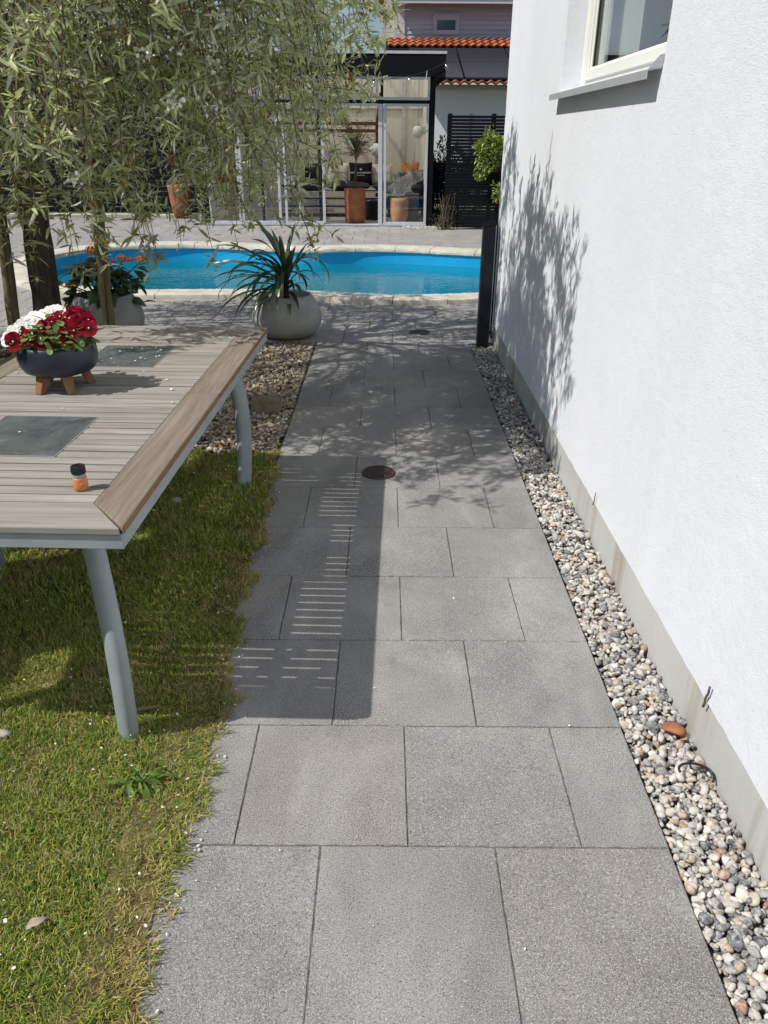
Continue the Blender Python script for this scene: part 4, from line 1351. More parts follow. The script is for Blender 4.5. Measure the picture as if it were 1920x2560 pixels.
NTW = 400
for i in range(NTW):
    a = trng.uniform(0, 2*PI)
    if trng.random() < .35: a = trng.normal(-1.05, .75)             # fuller on the side of the path and table
    u = trng.random()**.62
    r_ = crown_R(a)*(.34+.66*u)*trng.uniform(.93, 1.04)
    d_ = np.array([math.cos(a), math.sin(a), 0])
    lp = limbs[trng.integers(0, len(limbs))]
    lb = min(limbs, key=lambda q: np.linalg.norm(q[7][:2]/np.linalg.norm(q[7][:2])-d_[:2])) if trng.random() < .8 else lp
    p0 = lb[trng.integers(3, 11)]
    zp = trng.uniform(2.55, 3.6)-.52*max(0, r_-1.1)
    right = max(0, math.cos(a-.05))
    zend = trng.uniform(.80, 1.5) if u > .35 else trng.uniform(.92, 1.9)
    if u > .62: zend = trng.choice([trng.uniform(.78, 1.15), trng.uniform(1.0, 2.3)], p=[.62, .38])
    zend += .50*right**3*max(0, (r_-1.55))/.6+.12*trng.random()
    if r_ > 2.2 and abs(math.atan2(math.sin(a+1.12), math.cos(a+1.12))) < .6: zend = max(zend, 1.22+.35*trng.random())
    end = d_*r_*trng.uniform(.94, 1.04); end = np.array([end[0]+trng.normal(0, .06), end[1]+trng.normal(0, .06), zend])
    mid = d_*r_*trng.uniform(.86, 1.02)
    pts = bez([p0, (p0+mid)*.5*[1, 1, 0]+[0, 0, zp+.35], mid+[0, 0, zp*.72+zend*.28+.35], end], 13)
    pts[2:-1] += trng.normal(0, .022, (10, 3))
    twv.tube(pts, np.linspace(.0062, .0016, 13), 5, cap=False)
    add_nodes(pts, .45, .10)
    # side twigs
    for k in range(trng.integers(3, 8)):
        j = trng.integers(4, 12)
        q0 = pts[j]; L = trng.uniform(.10, .34)
        dv = trng.normal(0, 1, 3); dv[2] = -abs(dv[2])*.5-.15; dv += d_*.7; dv /= np.linalg.norm(dv)
        q = np.array([q0, q0+dv*L*.5+[0, 0, .01], q0+dv*L+[0, 0, -.16*L]])
        twv.tube(q, [.0026, .002, .0011], 4, cap=False)
        add_nodes(q, .35, .085)
# long wispy shoots reaching out over the path
for (a, r_, zp, zend) in [(-.05, 2.45, 2.7, 2.15), (.08, 2.35, 2.6, 1.9), (-.25, 2.45, 2.6, 1.75), (-.4, 2.40, 2.7, 2.3), (.3, 2.4, 2.7, 2.25), (-.15, 2.2, 3.0, 1.45), (-.55, 2.35, 2.9, 1.55), (.15, 2.15, 2.6, 1.55), (-.3, 2.2, 2.5, 1.25), (.0, 2.5, 2.8, 2.45), (-.12, 2.3, 3.0, 2.6), (.2, 2.55, 2.8, 2.4)]:
    d_ = np.array([math.cos(a), math.sin(a), 0]); p0 = min(limbs, key=lambda q: np.linalg.norm(q[7][:2]/np.linalg.norm(q[7][:2])-d_[:2]))[7]
    pts = bez([p0, (p0+d_*r_)*.5*[1, 1, 0]+[0, 0, zp+.2], d_*r_*.9+[0, 0, zp], d_*r_+[0, 0, zend]], 16)
    pts[2:-1] += trng.normal(0, .03, (13, 3))
    twv.tube(pts, np.linspace(.007, .0016, 16), 5, cap=False); add_nodes(pts, .45, .07)
    for k in range(9):
        j = trng.integers(6, 15); q0 = pts[j]; L = trng.uniform(.12, .4)
        dv = trng.normal(0, 1, 3); dv[2] -= .6; dv += d_*.4; dv /= np.linalg.norm(dv)
        q = np.array([q0, q0+dv*L*.5, q0+dv*L+[0, 0, -.12*L]]); twv.tube(q, [.003, .0022, .0011], 4, cap=False); add_nodes(q, .25, .055)
# low hanging curtain on the side of the table
for i in range(170):
    a = trng.uniform(-3.3, -.35); r_ = min(crown_R(a), 2.35)*trng.uniform(.62, 1.02)
    d_ = np.array([math.cos(a), math.sin(a), 0]); zend = trng.uniform(.84, 1.35)
    p1 = d_*r_*trng.uniform(.78, .95)+[0, 0, zend+trng.uniform(.5, 1.15)]
    p0 = d_*r_*.5+[0, 0, p1[2]+.45]
    end = d_*r_+trng.normal(0, .07, 3)*[1, 1, 0]+[0, 0, zend]
    pts = bez([p0, p0+(p1-p0)*.6+[0, 0, .15], p1, end], 10); pts[1:-1] += trng.normal(0, .018, (8, 3))
    twv.tube(pts, np.linspace(.005, .0014, 10), 5, cap=False); add_nodes(pts, .42, .085)
    for k in range(4):
        j = trng.integers(4, 9); q0 = pts[j]; L = trng.uniform(.08, .26)
        dv = trng.normal(0, 1, 3); dv[2] -= .5; dv += d_*.5; dv /= np.linalg.norm(dv)
        q = np.array([q0, q0+dv*L*.5, q0+dv*L+[0, 0, -.14*L]]); twv.tube(q, [.0026, .002, .0011], 4, cap=False); add_nodes(q, .3, .075)
# tall arching branches on the side of the house, most of them above the picture
for i in range(92):
    a = trng.normal(-.96, .23); r_ = trng.uniform(1.9, 3.25)*(1 if a < -.75 else .88)
    d_ = np.array([math.cos(a), math.sin(a), 0]); p0 = min(limbs, key=lambda q: np.linalg.norm(q[7][:2]/np.linalg.norm(q[7][:2])-d_[:2]))[trng.integers(5, 10)]
    zp = trng.uniform(2.45, 3.1); zend = trng.uniform(1.6, 2.4)
    pts = bez([p0, (p0+d_*r_)*.5*[1, 1, 0]+[0, 0, zp+.35], d_*r_*.93+[0, 0, zp], d_*r_+[0, 0, zend]], 13)
    pts[2:-1] += trng.normal(0, .025, (10, 3))
    twv.tube(pts, np.linspace(.0062, .0016, 13), 5, cap=False); add_nodes(pts, .5, .07)
    for k in range(5):
        j = trng.integers(5, 12); q0 = pts[j]; L = trng.uniform(.12, .34)
        dv = trng.normal(0, 1, 3); dv[2] -= .5; dv += d_*.4; dv /= np.linalg.norm(dv)
        q = np.array([q0, q0+dv*L*.5, q0+dv*L+[0, 0, -.12*L]]); twv.tube(q, [.003, .0022, .0011], 4, cap=False); add_nodes(q, .25, .06)
tw = twv.build('twigs', M['twig'], tree, smooth=True); tag(tw, kind='stuff')
nodes = np.array(nodes); ndirs = np.array(ndirs)
# leaves: little rosettes at the nodes
def leaves_np(P, D, Nn, L, W, curve, rnd):
    """P base, D direction, Nn upper-side normal; 8 vertices, folded along the midrib"""
    D = D/np.linalg.norm(D, axis=1)[:, None]
    Sd = np.cross(D, Nn); Sd /= np.linalg.norm(Sd, axis=1)[:, None]+1e-9
    Nn = np.cross(Sd, D)
    def at(t, s, up_): return P+D*(L*t)[:, None]+Sd*(W*s)[:, None]+Nn*(up_*W-curve*L*t*t)[:, None]
    o = np.ones(len(P))
    Vv = [at(.0*o, .10*o, 0*o), at(.0*o, -.10*o, 0*o), at(.32*o, .46*o, .16*o), at(.32*o, 0*o, 0*o), at(.32*o, -.46*o, .16*o),
          at(.70*o, .36*o, .12*o), at(.70*o, 0*o, 0*o), at(.70*o, -.36*o, .12*o), at(1.*o, 0*o, 0*o)]
    Vv = np.stack(Vv, 1); k = Vv.shape[1]; b = (np.arange(len(P))*k)[:, None]
    Q = np.concatenate([b+np.array([[0, 2, 3, 3]])[:, :4]*0+np.array([[0, 2, 3, 1]]), b+np.array([[2, 5, 6, 3]]), b+np.array([[3, 6, 7, 4]])])
    T = np.concatenate([b+np.array([[1, 3, 4]]), b+np.array([[5, 8, 6]]), b+np.array([[6, 8, 7]])])
    return Vv.reshape(-1, 3), [Q, T], np.repeat(rnd, k)
Pn, Dn = nodes, ndirs
per = trng.integers(4, 9, len(Pn)); per = np.where((Pn[:, 2] > 2.5) & (np.hypot(Pn[:, 0], Pn[:, 1]) < 2.0) & (trng.random(len(Pn)) < .7), 0, per); per = np.where((Pn[:, 2] > 2.15) & (Pn[:, 0] < .9) & (Pn[:, 1] < .2) & (trng.random(len(Pn)) < .55), 0, per); per = np.where(np.hypot(Pn[:, 0], Pn[:, 1]) < 1.35, np.minimum(per, 4), per)
tipm = np.zeros(len(Pn), bool)
I = np.repeat(np.arange(len(Pn)), per); nL = len(I)
az = trng.uniform(0, 2*PI, nL)
A_ = np.cross(Dn[I], np.array([.31, .52, .8])); A_ /= np.linalg.norm(A_, axis=1)[:, None]; B_ = np.cross(Dn[I], A_)
rad = A_*np.cos(az)[:, None]+B_*np.sin(az)[:, None]
D = Dn[I]*trng.uniform(-.25, .75, nL)[:, None]+rad*trng.uniform(.45, 1.1, nL)[:, None]+np.array([0, 0, .16])+trng.normal(0, .2, (nL, 3))
Nn = np.array([0, 0, 1.])+trng.normal(0, .55, (nL, 3))+rad*.2
L = trng.uniform(.034, .080, nL); W = L*trng.uniform(.17, .25, nL)
keepL = trng.random(nL) < .92
Vl, Fl, Al = leaves_np((Pn[I]+trng.normal(0, .006, (nL, 3)))[keepL], D[keepL], Nn[keepL], L[keepL], W[keepL], trng.uniform(-.05, .35, nL)[keepL], trng.random(nL)[keepL])
lf = link('foliage', np_mesh('foliage', Vl, Fl, M['pear_leaf'], {'rnd': Al}, True), tree); tag(lf, kind='stuff')
# old blossom clusters
rr_ = np.hypot(Pn[:, 0], Pn[:, 1]); wj = np.where(rr_ > 1.5, 1., .12); J = trng.choice(len(Pn), 950, replace=False, p=wj/wj.sum()); Vl, Fl, Al = [], [], []
for j in J:
    tone = trng.choice([trng.uniform(0, .5), trng.uniform(.66, 1)], p=[.6, .4])
    for k in range(trng.integers(10, 20)):
        c3 = Pn[j]+trng.normal(0, .020, 3); nv = Vector(trng.normal(0, 1, 3)).normalized(); a_ = nv.orthogonal().normalized(); b_ = nv.cross(a_)
        rr = trng.uniform(.006, .012); b0 = len(Vl)
        for th in (0, 1.25, 2.5, 3.77, 5.03): Vl.append(np.array(Vector(c3)+a_*rr*math.cos(th)+b_*rr*math.sin(th)))
        Fl.append([b0, b0+1, b0+2, b0+3, b0+4]); Al += [min(1, max(0, tone+trng.normal(0, .1)))]*5
bl = link('blossom', np_mesh('blossom', np.array(Vl), [np.array(Fl)], M['blossom'], {'rnd': np.array(Al)}), tree); tag(bl, kind='stuff')

# ------------------------------------------------------------------ grass
grng = np.random.default_rng(8)
def blades(x0, x1, y0, y1, dens, hmin, hmax, w, edge=False):
    n_ = int((x1-x0)*(y1-y0)*dens)
    X = grng.uniform(x0, x1, n_); Y = grng.uniform(y0, y1, n_)
    ex = np.array([edge_x(v) for v in np.linspace(y0, y1, 400)])
    E_ = np.interp(Y, np.linspace(y0, y1, 400), ex)+.016*np.sin(Y*19)+.012*np.sin(Y*47+1)+.010*np.sin(Y*91)
    far = 3.655+.022*np.sin(X*31)+.02*np.sin(X*13+2)
    k = (X < E_-np.abs(grng.normal(0, .006, n_))) & (Y < far)
    # clumps: thin the grass out in small bare spots
    cl = np.sin(X*17+3*np.sin(Y*6))+np.sin(Y*21+2.5*np.sin(X*8))
    k &= (cl > -1.45) | (grng.random(n_) < .6)
    X, Y, cl, E_ = X[k], Y[k], cl[k], E_[k]; n_ = len(X)
    H = (hmin+(hmax-hmin)*grng.beta(1.5, 2.0, n_))*(1+.30*cl/2)
    near = np.clip(1-(E_-X)/.10, 0, 1)
    H *= 1+.25*near
    az = grng.uniform(0, 2*PI, n_); lean = np.abs(grng.normal(.75, .42, n_))
    toe = (near > 0) & (grng.random(n_) < .5)
    az = np.where(toe, grng.normal(0, .7, n_), az); lean = np.where(toe, lean+.3*near, lean)
    Dx, Dy = np.cos(az), np.sin(az)
    tw = az+PI/2+grng.normal(0, .5, n_); Sx, Sy = np.cos(tw)*w, np.sin(tw)*w
    W_ = grng.uniform(.7, 1.3, n_); Sx *= W_; Sy *= W_
    def at(t, s):
        b = lean*t
        return np.stack([X+Dx*H*t*np.sin(b)+Sx*s, Y+Dy*H*t*np.sin(b)+Sy*s, -.006+H*t*np.cos(b*.9)], 1)
    Vv = np.stack([at(0., .5), at(0., -.5), at(.55, .42), at(.55, -.42), at(1., 0.)], 1)
    b = (np.arange(n_)*5)[:, None]
    Q = b+np.array([[0, 1, 3, 2]]); T = b+np.array([[2, 3, 4]])
    r_ = grng.random(n_)
    dry_ = np.clip((grng.random(n_) < .12)*1.0+near*.55*grng.random(n_), 0, 1)
    return Vv.reshape(-1, 3), Q, T, np.repeat(r_, 5), np.tile(np.array([0, 0, .55, .55, 1.]), n_), np.repeat(dry_, 5)
parts_ = [blades(-1.75, -.40, .55, 2.2, 60000, .012, .037, .0024), blades(-2.2, -.40, 2.2, 3.70, 30000, .020, .040, .0034), blades(-3.6, -1.75, .4, 2.2, 9000, .018, .036, .004), blades(-3.6, -2.2, 2.2, 3.70, 9000, .018, .036, .004)]
Vs, Qs, Ts, R1, H1, D1, off = [], [], [], [], [], [], 0
for v_, q_, t_, r_, h_, d_ in parts_:
    Vs.append(v_); Qs.append(q_+off); Ts.append(t_+off); R1.append(r_); H1.append(h_); D1.append(d_); off += len(v_)
gr = link('lawn_grass', np_mesh('lawn_grass', np.concatenate(Vs), [np.concatenate(Qs), np.concatenate(Ts)], M['grass'], {'rnd': np.concatenate(R1), 'hgt': np.concatenate(H1), 'dry': np.concatenate(D1)}))
tag(gr, kind='stuff')

# petals that fell from the tree
def petals(P, smin, smax):
    Vl, Fl = [], []
    for p_ in P:
        a = random.uniform(0, PI); r1 = random.uniform(smin, smax); r2 = r1*random.uniform(.55, .9); t1, t2 = random.gauss(0, .25), random.gauss(0, .25); b0 = len(Vl)
        for k in range(7):
            th = 2*PI*k/7; u, v_ = r1*math.cos(th), r2*math.sin(th)
            Vl.append((p_[0]+u*math.cos(a)-v_*math.sin(a), p_[1]+u*math.sin(a)+v_*math.cos(a), p_[2]+u*t1+v_*t2+.0015))
        Fl.append(list(range(b0, b0+7)))
    return np.array(Vl), np.array(Fl)
random.seed(14)
PP = []
for _ in range(420):
    x, y = random.uniform(-2.0, -.44), random.uniform(.7, 3.6)
    if x < edge_x(y)-.005: PP.append((x, y, random.uniform(.016, .026)))
for _ in range(75):
    y = random.uniform(.8, 3.6); PP.append((edge_x(y)+abs(random.gauss(0, .02)), y, .004))
for _ in range(20): PP.append((random.uniform(-.40, .62), random.uniform(.7, 3.6), .002))
V_, F_ = petals(PP, .0018, .0048)
tag(link('fallen_petals', np_mesh('fallen_petals', V_, [F_], M['white_petal'])), kind='stuff')
PP = []
for _ in range(34): PP.append((random.uniform(-.134, .134)-.995, random.uniform(.31, .60)+2.45, TZ+.0005))
for _ in range(16): PP.append((random.uniform(-.36, .36)-.995, random.uniform(-.7, .85)+2.45, TZ+.002))
V_, F_ = petals(PP, .0028, .0055)
tag(link('table_petals', np_mesh('table_petals', V_, [F_], M['white_petal'])), kind='stuff')

# dandelion rosette, dry leaf, wood chip
wd = empty('dandelion_weed', (-.60, 1.42, 0), 0, 'flat dandelion rosette growing in the lawn near the path', 'weed')
def jag_leaf(L, W):
    m = MB(); Vv = []; nr = 12
    for i in range(nr+1):
        t = i/nr; w_ = W*(.25+.75*t)*(1 if i % 2 else .55)*(1 if t < .9 else .5)
        z = .012+.028*math.sin(PI*t*.9)
        Vv += [(-w_, L*t, z+.2*w_), (0, L*t, z), (w_, L*t, z+.2*w_)]
    m.add(Vv, [(3*i+k, 3*i+k+1, 3*i+k+4, 3*i+k+3) for i in range(nr) for k in (0, 1)])
    return m.mesh('leaf', M['weed_leaf'], True)
jl = [jag_leaf(.075, .008), jag_leaf(.062, .009), jag_leaf(.05, .008)]
for i in range(30):
    o = link('leaf', random.choice(jl), wd, (random.gauss(0, .012), random.gauss(0, .012), 0), (random.gauss(-.12, .12), random.gauss(0, .3), 2*PI*i/15+random.gauss(0, .5)))
    sc1 = random.uniform(.5, 1.15); o.scale = (sc1, sc1, .7)
dl = MB(); Vv = []
for i in range(9):
    t = i/8
    for s in (-1, 0, 1): Vv.append((.075*t-.035, s*.017*math.sin(PI*min(.95, .1+t)), .022+.010*math.sin(t*4)+.010*abs(s)+random.gauss(0, .002)))
dl.add(Vv, [(3*i+k, 3*i+k+3, 3*i+k+4, 3*i+k+1) for i in range(8) for k in (0, 1)])
o = dl.build('dry_leaf', M['dead_leaf'], label='curled pale dry leaf lying in the lawn near the bottom left corner', cat='leaf', smooth=True); o.location = (-.70, 1.03, 0); o.scale = (.62, .62, .7); o.rotation_euler = (0, 0, .7)
o = MB().box(-.032, .032, -.005, .005, .016, .024, bev=.002).build('wood_chip', M['stake'], label='thin brown wood chip lying in the grass beside the near table leg', cat='wood chip'); o.location = (-.665, 1.685, 0); o.rotation_euler = (.05, .1, .35)

# ================================================================== garden room
GY = 14.9
room = empty('garden_room', (0, GY, 0), 0, 'black framed garden room with pale sliding glass doors and a flat roof behind the pool', 'garden room')
def rb(m, name, mat, parent=None, **kw):
    m.v = [(x, y-GY, z) for x, y, z in m.v]
    return m.build(name, mat, parent or room, **kw)
GX0, GX1, GB = -3.30, .825, 17.75
rb(MB().box(GX0, GX1, GY-.02, GB, -.05, .006), 'floor', M['plank'])
for k in range(14):
    y0 = GY+.06+k*.2
    rb(MB().box(GX0+.11, GX1-.11, y0, y0+.192, .0065, .016, bev=.002), 'floor_board', M['plank'])
for x in (.725, -.112, -1.215, -2.25, GX0+.0):
    w_ = .10 if x in (.725, GX0) else .045
    rb(MB().box(x, x+w_, GY+.001, GY+.10, 0, 2.37, bev=.003), 'post', M['black_wood'])
rb(MB().box(GX0, GX1, GY-.001, GY+.09, 1.985, 2.036), 'transom', M['black_wood'])
rb(MB().box(GX0, GX1, GY-.003, GY+.10, 2.372, 2.68), 'head_beam', M['black_wood'])
rb(MB().box(GX0, GX1-.1, GY-.03, GY+.05, .0066, .03), 'door_sill', M['alu'])
def pane_unit(name, x0, x1, z0, z1, y, fw_=.042, depth=.04, mat='alu'):
    m = MB(); m.box(x0, x0+fw_, y, y+depth, z0, z1, bev=.003); m.box(x1-fw_, x1, y, y+depth, z0, z1, bev=.003)
    m.box(x0+fw_, x1-fw_, y+.001, y+depth-.001, z0, z0+fw_, bev=.003); m.box(x0+fw_, x1-fw_, y+.001, y+depth-.001, z1-fw_, z1, bev=.003)
    o = rb(m, name, M[mat])
    g_ = MB().box(x0+fw_-.004, x1-fw_+.004, y+depth*.45, y+depth*.55, z0+fw_-.004, z1-fw_+.004); g_.v = [(a, b-GY, c) for a, b, c in g_.v]
    g_.build('pane', M['glass'], o)
    return o
# lower row
pane_unit('fixed_panel', -.050, .722, .03, 1.982, GY-.012)
pane_unit('sliding_door', -1.83, -1.10, .032, 1.975, GY-.020, .045)
pane_unit('sliding_door', -2.24, -1.545, .032, 1.970, GY+.045, .045)
pane_unit('sliding_door', -2.62, -1.90, .032, 1.975, GY-.020, .045)
pane_unit('fixed_panel', -3.20, -2.63, .03, 1.982, GY-.012)
rb(MB().box(-.150, -.076, GY-.018, GY+.03, .03, 1.975, bev=.003), 'door_jamb', M['alu'])
rb(MB().box(-1.10, -.15, GY-.012, GY+.03, 1.945, 1.98, bev=.003), 'door_head', M['alu'])
# upper row
for x0 in (-.195, -1.165, -2.135, -3.12):
    pane_unit('top_window', x0, x0+.925, 2.04, 2.385, GY-.014, .040)
# walls and roof
rb(MB().box(GX0, GX1, GB, GB+.08, -.05, 2.648), 'back_wall', M['interior'])
rb(MB().box(GX1-.08, GX1, GY+.101, GB, -.05, 2.64), 'side_wall', M['black_wood'])
rb(MB().box(GX1-.094, GX1-.081, GY+.101, GB, .017, 2.64), 'side_lining', M['interior'])
rb(MB().box(GX0, GX0+.08, GY+.101, GB, -.05, 2.64), 'side_wall', M['black_wood'])
rb(MB().box(GX0+.081, GX0+.094, GY+.101, GB, .017, 2.64), 'side_lining', M['interior'])
rf = MB(); rf.add([(GX0-.12, 14.715, 2.66), (.955, 14.715, 2.66), (.955, GB+.3, 2.655), (GX0-.12, GB+.3, 2.655)], [(0, 1, 2, 3)])
rb(rf, 'roof_panel', M['poly'])
rb(MB().box(GX0-.14, .972, 14.68, 14.715, 2.372, 2.703), 'fascia', M['black_wood'])
rb(MB().box(GX0-.15, .982, 14.67, 14.725, 2.704, 2.745), 'roof_edge', M['alu'])
e_ = MB(); e_.add([(.956, 14.7151, 2.355), (.972, 14.7151, 2.355), (.972, GB+.3, 2.36), (.956, GB+.3, 2.36), (.956, 14.7151, 2.682), (.972, 14.7151, 2.682), (.972, GB+.3, 2.682), (.956, GB+.3, 2.682)],
   [(3, 2, 1, 0), (4, 5, 6, 7), (0, 1, 5, 4), (1, 2, 6, 5), (2, 3, 7, 6), (3, 0, 4, 7)])
rb(e_, 'fascia', M['black_wood'])
for x in np.linspace(GX0+.15, .72, 6):
    b_ = MB(); b_.add([(x-.022, 14.725, 2.56), (x+.022, 14.725, 2.56), (x+.022, GB, 2.56), (x-.022, GB, 2.56), (x-.022, 14.725, 2.652), (x+.022, 14.725, 2.652), (x+.022, GB, 2.648), (x-.022, GB, 2.648)],
        [(3, 2, 1, 0), (4, 5, 6, 7), (0, 1, 5, 4), (1, 2, 6, 5), (2, 3, 7, 6), (3, 0, 4, 7)])
    rb(b_, 'rafter', M['pallet'])
rb(MB().box(.30, .38, GB-.09, GB-.001, .017, 2.55), 'inner_post', M['pallet'])
rb(MB().box(-3.2, .72, GB-.05, GB-.001, 1.99, 2.05), 'inner_rail', M['interior'])
# brown timber trellis across the room
tb_ = empty('brown_timber_frame', (0, 17.1, 0), 0, 'reddish brown timber rail frame with a slanting brace inside the garden room', 'timber frame')
MB().box(-3.1, -.14, -.03, .03, 1.675, 1.735).build('rail', M['rail_brown'], tb_)
MB().box(-3.1, -.14, -.03, .03, 1.545, 1.605).build('rail', M['rail_brown'], tb_)
b_ = MB(); b_.add([(-.235, -.02, 1.66), (-.185, -.02, 1.66), (-.185, .02, 1.66), (-.235, .02, 1.66), (-.155, -.02, 2.25), (-.105, -.02, 2.25), (-.105, .02, 2.25), (-.155, .02, 2.25)],
   [(3, 2, 1, 0), (4, 5, 6, 7), (0, 1, 5, 4), (1, 2, 6, 5), (2, 3, 7, 6), (3, 0, 4, 7)])
b_.build('brace', M['rail_brown'], tb_)
for x in (-3.08, -.20): MB().box(x-.03, x+.03, .031, .09, .017, 1.74).build('upright', M['rail_brown'], tb_)

# pallet sofa
sofa = empty('pallet_sofa', (-.75, 16.85, .017), 0, 'long sofa of stacked pale pallets with charcoal seat cushions in the garden room', 'sofa')
for lvl, z in enumerate((0.07, .215, .36)):
    for y in (-.40, -.26, -.12, .02, .16, .30):
        MB().box(-1.35, 1.35, y, y+.11, z+.088, z+.11, bev=.002).build('board', M['pallet'], sofa)
    MB().box(-1.35, 1.35, -.40, -.31, z, z+.018, bev=.002).build('board', M['pallet'], sofa)
    for x in (-1.35, -.75, -.62, -.05, .08, .62, 1.25):
        MB().box(x, x+.10, -.40, -.30, z+.0185, z+.0875, bev=.002).build('block', M['pallet'], sofa)
for x in (-1.33, -.6, .1, .8, 1.2): MB().box(x, x+.1, -.38, .35, 0, .069).build('foot', M['black_wood'], sofa)
def cushion(name, w, h, d, mat, seg=12, soft=.85):
    m = MB(); Vv = []
    for s in (-1, 1):
        for i in range(seg+1):
            for j in range(seg+1):
                u, v_ = i/seg*2-1, j/seg*2-1
                e = (1-abs(u)**2.6)*(1-abs(v_)**2.6)
                pin = 1-.07*((1-u*u)*abs(v_)**3)
                pin2 = 1-.07*((1-v_*v_)*abs(u)**3)
                Vv.append((u*w/2*pin2, s*d/2*max(0, e)**.45, v_*h/2*pin))
    K = (seg+1)**2; Ff = []
    for i in range(seg):
        for j in range(seg):
            a = i*(seg+1)+j
            Ff.append((a, a+seg+1, a+seg+2, a+1)); Ff.append((K+a, K+a+1, K+a+seg+2, K+a+seg+1))
    m.add(Vv, Ff)
    return m.mesh(name, mat, True)
seat = cushion('seat_cushion', .92, .62, .17, M['dark_cloth'])
for x in (-.90, 0, .90): link('seat_cushion', seat, sofa, (x, -.06, .565), (-PI/2, 0, 0))
def text_part(parent, body, size, loc, rot, mat, name='lettering'):
    cu = bpy.data.curves.new(name, 'FONT'); cu.body = body; cu.size = size; cu.align_x = 'CENTER'; cu.align_y = 'CENTER'; cu.extrude = .0008
    t_ = bpy.data.objects.new(name, cu); col.objects.link(t_)
    dg = bpy.context.evaluated_depsgraph_get()
    me = bpy.data.meshes.new_from_object(t_.evaluated_get(dg))
    bpy.data.objects.remove(t_); me.materials.clear(); me.materials.append(mat)
    return link(name, me, parent, loc, rot)
def pillow(x, y, z, w, mat, label, rx, rz, ink=None, ry=0.):
    e = empty('pillow', (x, y, z), 0, label, 'pillow', None)
    e.rotation_euler = (rx, ry, rz)
    link('cover', cushion('cover', w, w*.92, .16, mat), e)
    if ink:
        text_part(e, 'MOËT & CHANDON', .043*w/.45, (0, -.0835, 0.0), (PI/2, 0, 0), ink)
        text_part(e, 'CHAMPAGNE', .024*w/.45, (0, -.083, -.048), (PI/2, 0, 0), ink)
        c3 = MB(); zz = .062
        for k in (-1, 0, 1):
            c3.add([(k*.014-.007, -.0815, zz), (k*.014+.007, -.0815, zz), (k*.017, -.0815, zz+.022+(.006 if k == 0 else 0))], [(0, 1, 2)])
        c3.box(-.021, .021, -.0825, -.0812, zz-.007, zz-.001)
        c3.build('crown_emblem', ink, e)
    return e
pillow(-.52, 16.78, .80, .47, M['black_cloth'], 'black pillow with white printed lettering, middle of the sofa behind the copper planter', -.28, .04, M['ink_white'])
pillow(-.98, 16.92, .80, .46, M['cream_cloth'], 'cream pillow with grey lettering left of the black pillow on the sofa', -.3, .1, M['ink_grey'], .05)
pillow(-.10, 16.90, .79, .46, M['cream_cloth'], 'cream pillow with grey lettering right of the black pillow on the sofa', -.3, -.10, M['ink_grey'], -.07)
pillow(-1.45, 16.95, .80, .44, M['black_cloth'], 'plain black pillow at the far left of the sofa', -.3, .1)
pillow(.47, 17.10, .86, .38, M['orange_cloth'], 'orange pillow behind the grey fur blanket', -.5, -.2)
# dark chair with a fur blanket
ch = empty('lounge_chair', (.38, 16.55, .017), -.35, 'charcoal lounge chair with a grey fur blanket over it, right end of the garden room', 'chair')
MB().box(-.32, .32, -.32, .32, .12, .40, bev=.05).build('seat', M['dark_cloth'], ch)
MB().box(-.32, .32, .18, .36, .38, .80, bev=.06).build('backrest', M['dark_cloth'], ch)
MB().box(.20, .33, -.32, .2, .35, .62, bev=.05).build('armrest', M['dark_cloth'], ch)
for x in (-.26, .26):
    for y in (-.26, .28): MB().tube([(x, y, 0), (x, y, .125)], .02, 8).build('leg', M['black_wood'], ch)
m = MB(); Vv = []; nu, nv = 20, 26
for i in range(nu+1):
    for j in range(nv+1):
        u, t = i/nu*2-1, j/nv
        y = .34-.66*t; z = .84-.42*t**1.1+.05*math.sin(u*4+t*5)+random.gauss(0, .008)
        if t < .12: z = .84-(.12-t)*2.4+.03*u; y = .36
        Vv.append((u*.30+.05*math.sin(t*6), y-.02+random.gauss(0, .008), z+.02))
m.add(Vv, [(i*(nv+1)+j, (i+1)*(nv+1)+j, (i+1)*(nv+1)+j+1, i*(nv+1)+j+1) for i in range(nu) for j in range(nv)])
o = m.build('fur_blanket', M['fur'], label='shaggy grey fur blanket draped over the dark lounge chair', cat='blanket', smooth=True)
o.location = (.38, 16.55, .017); o.rotation_euler = (0, 0, -.35)
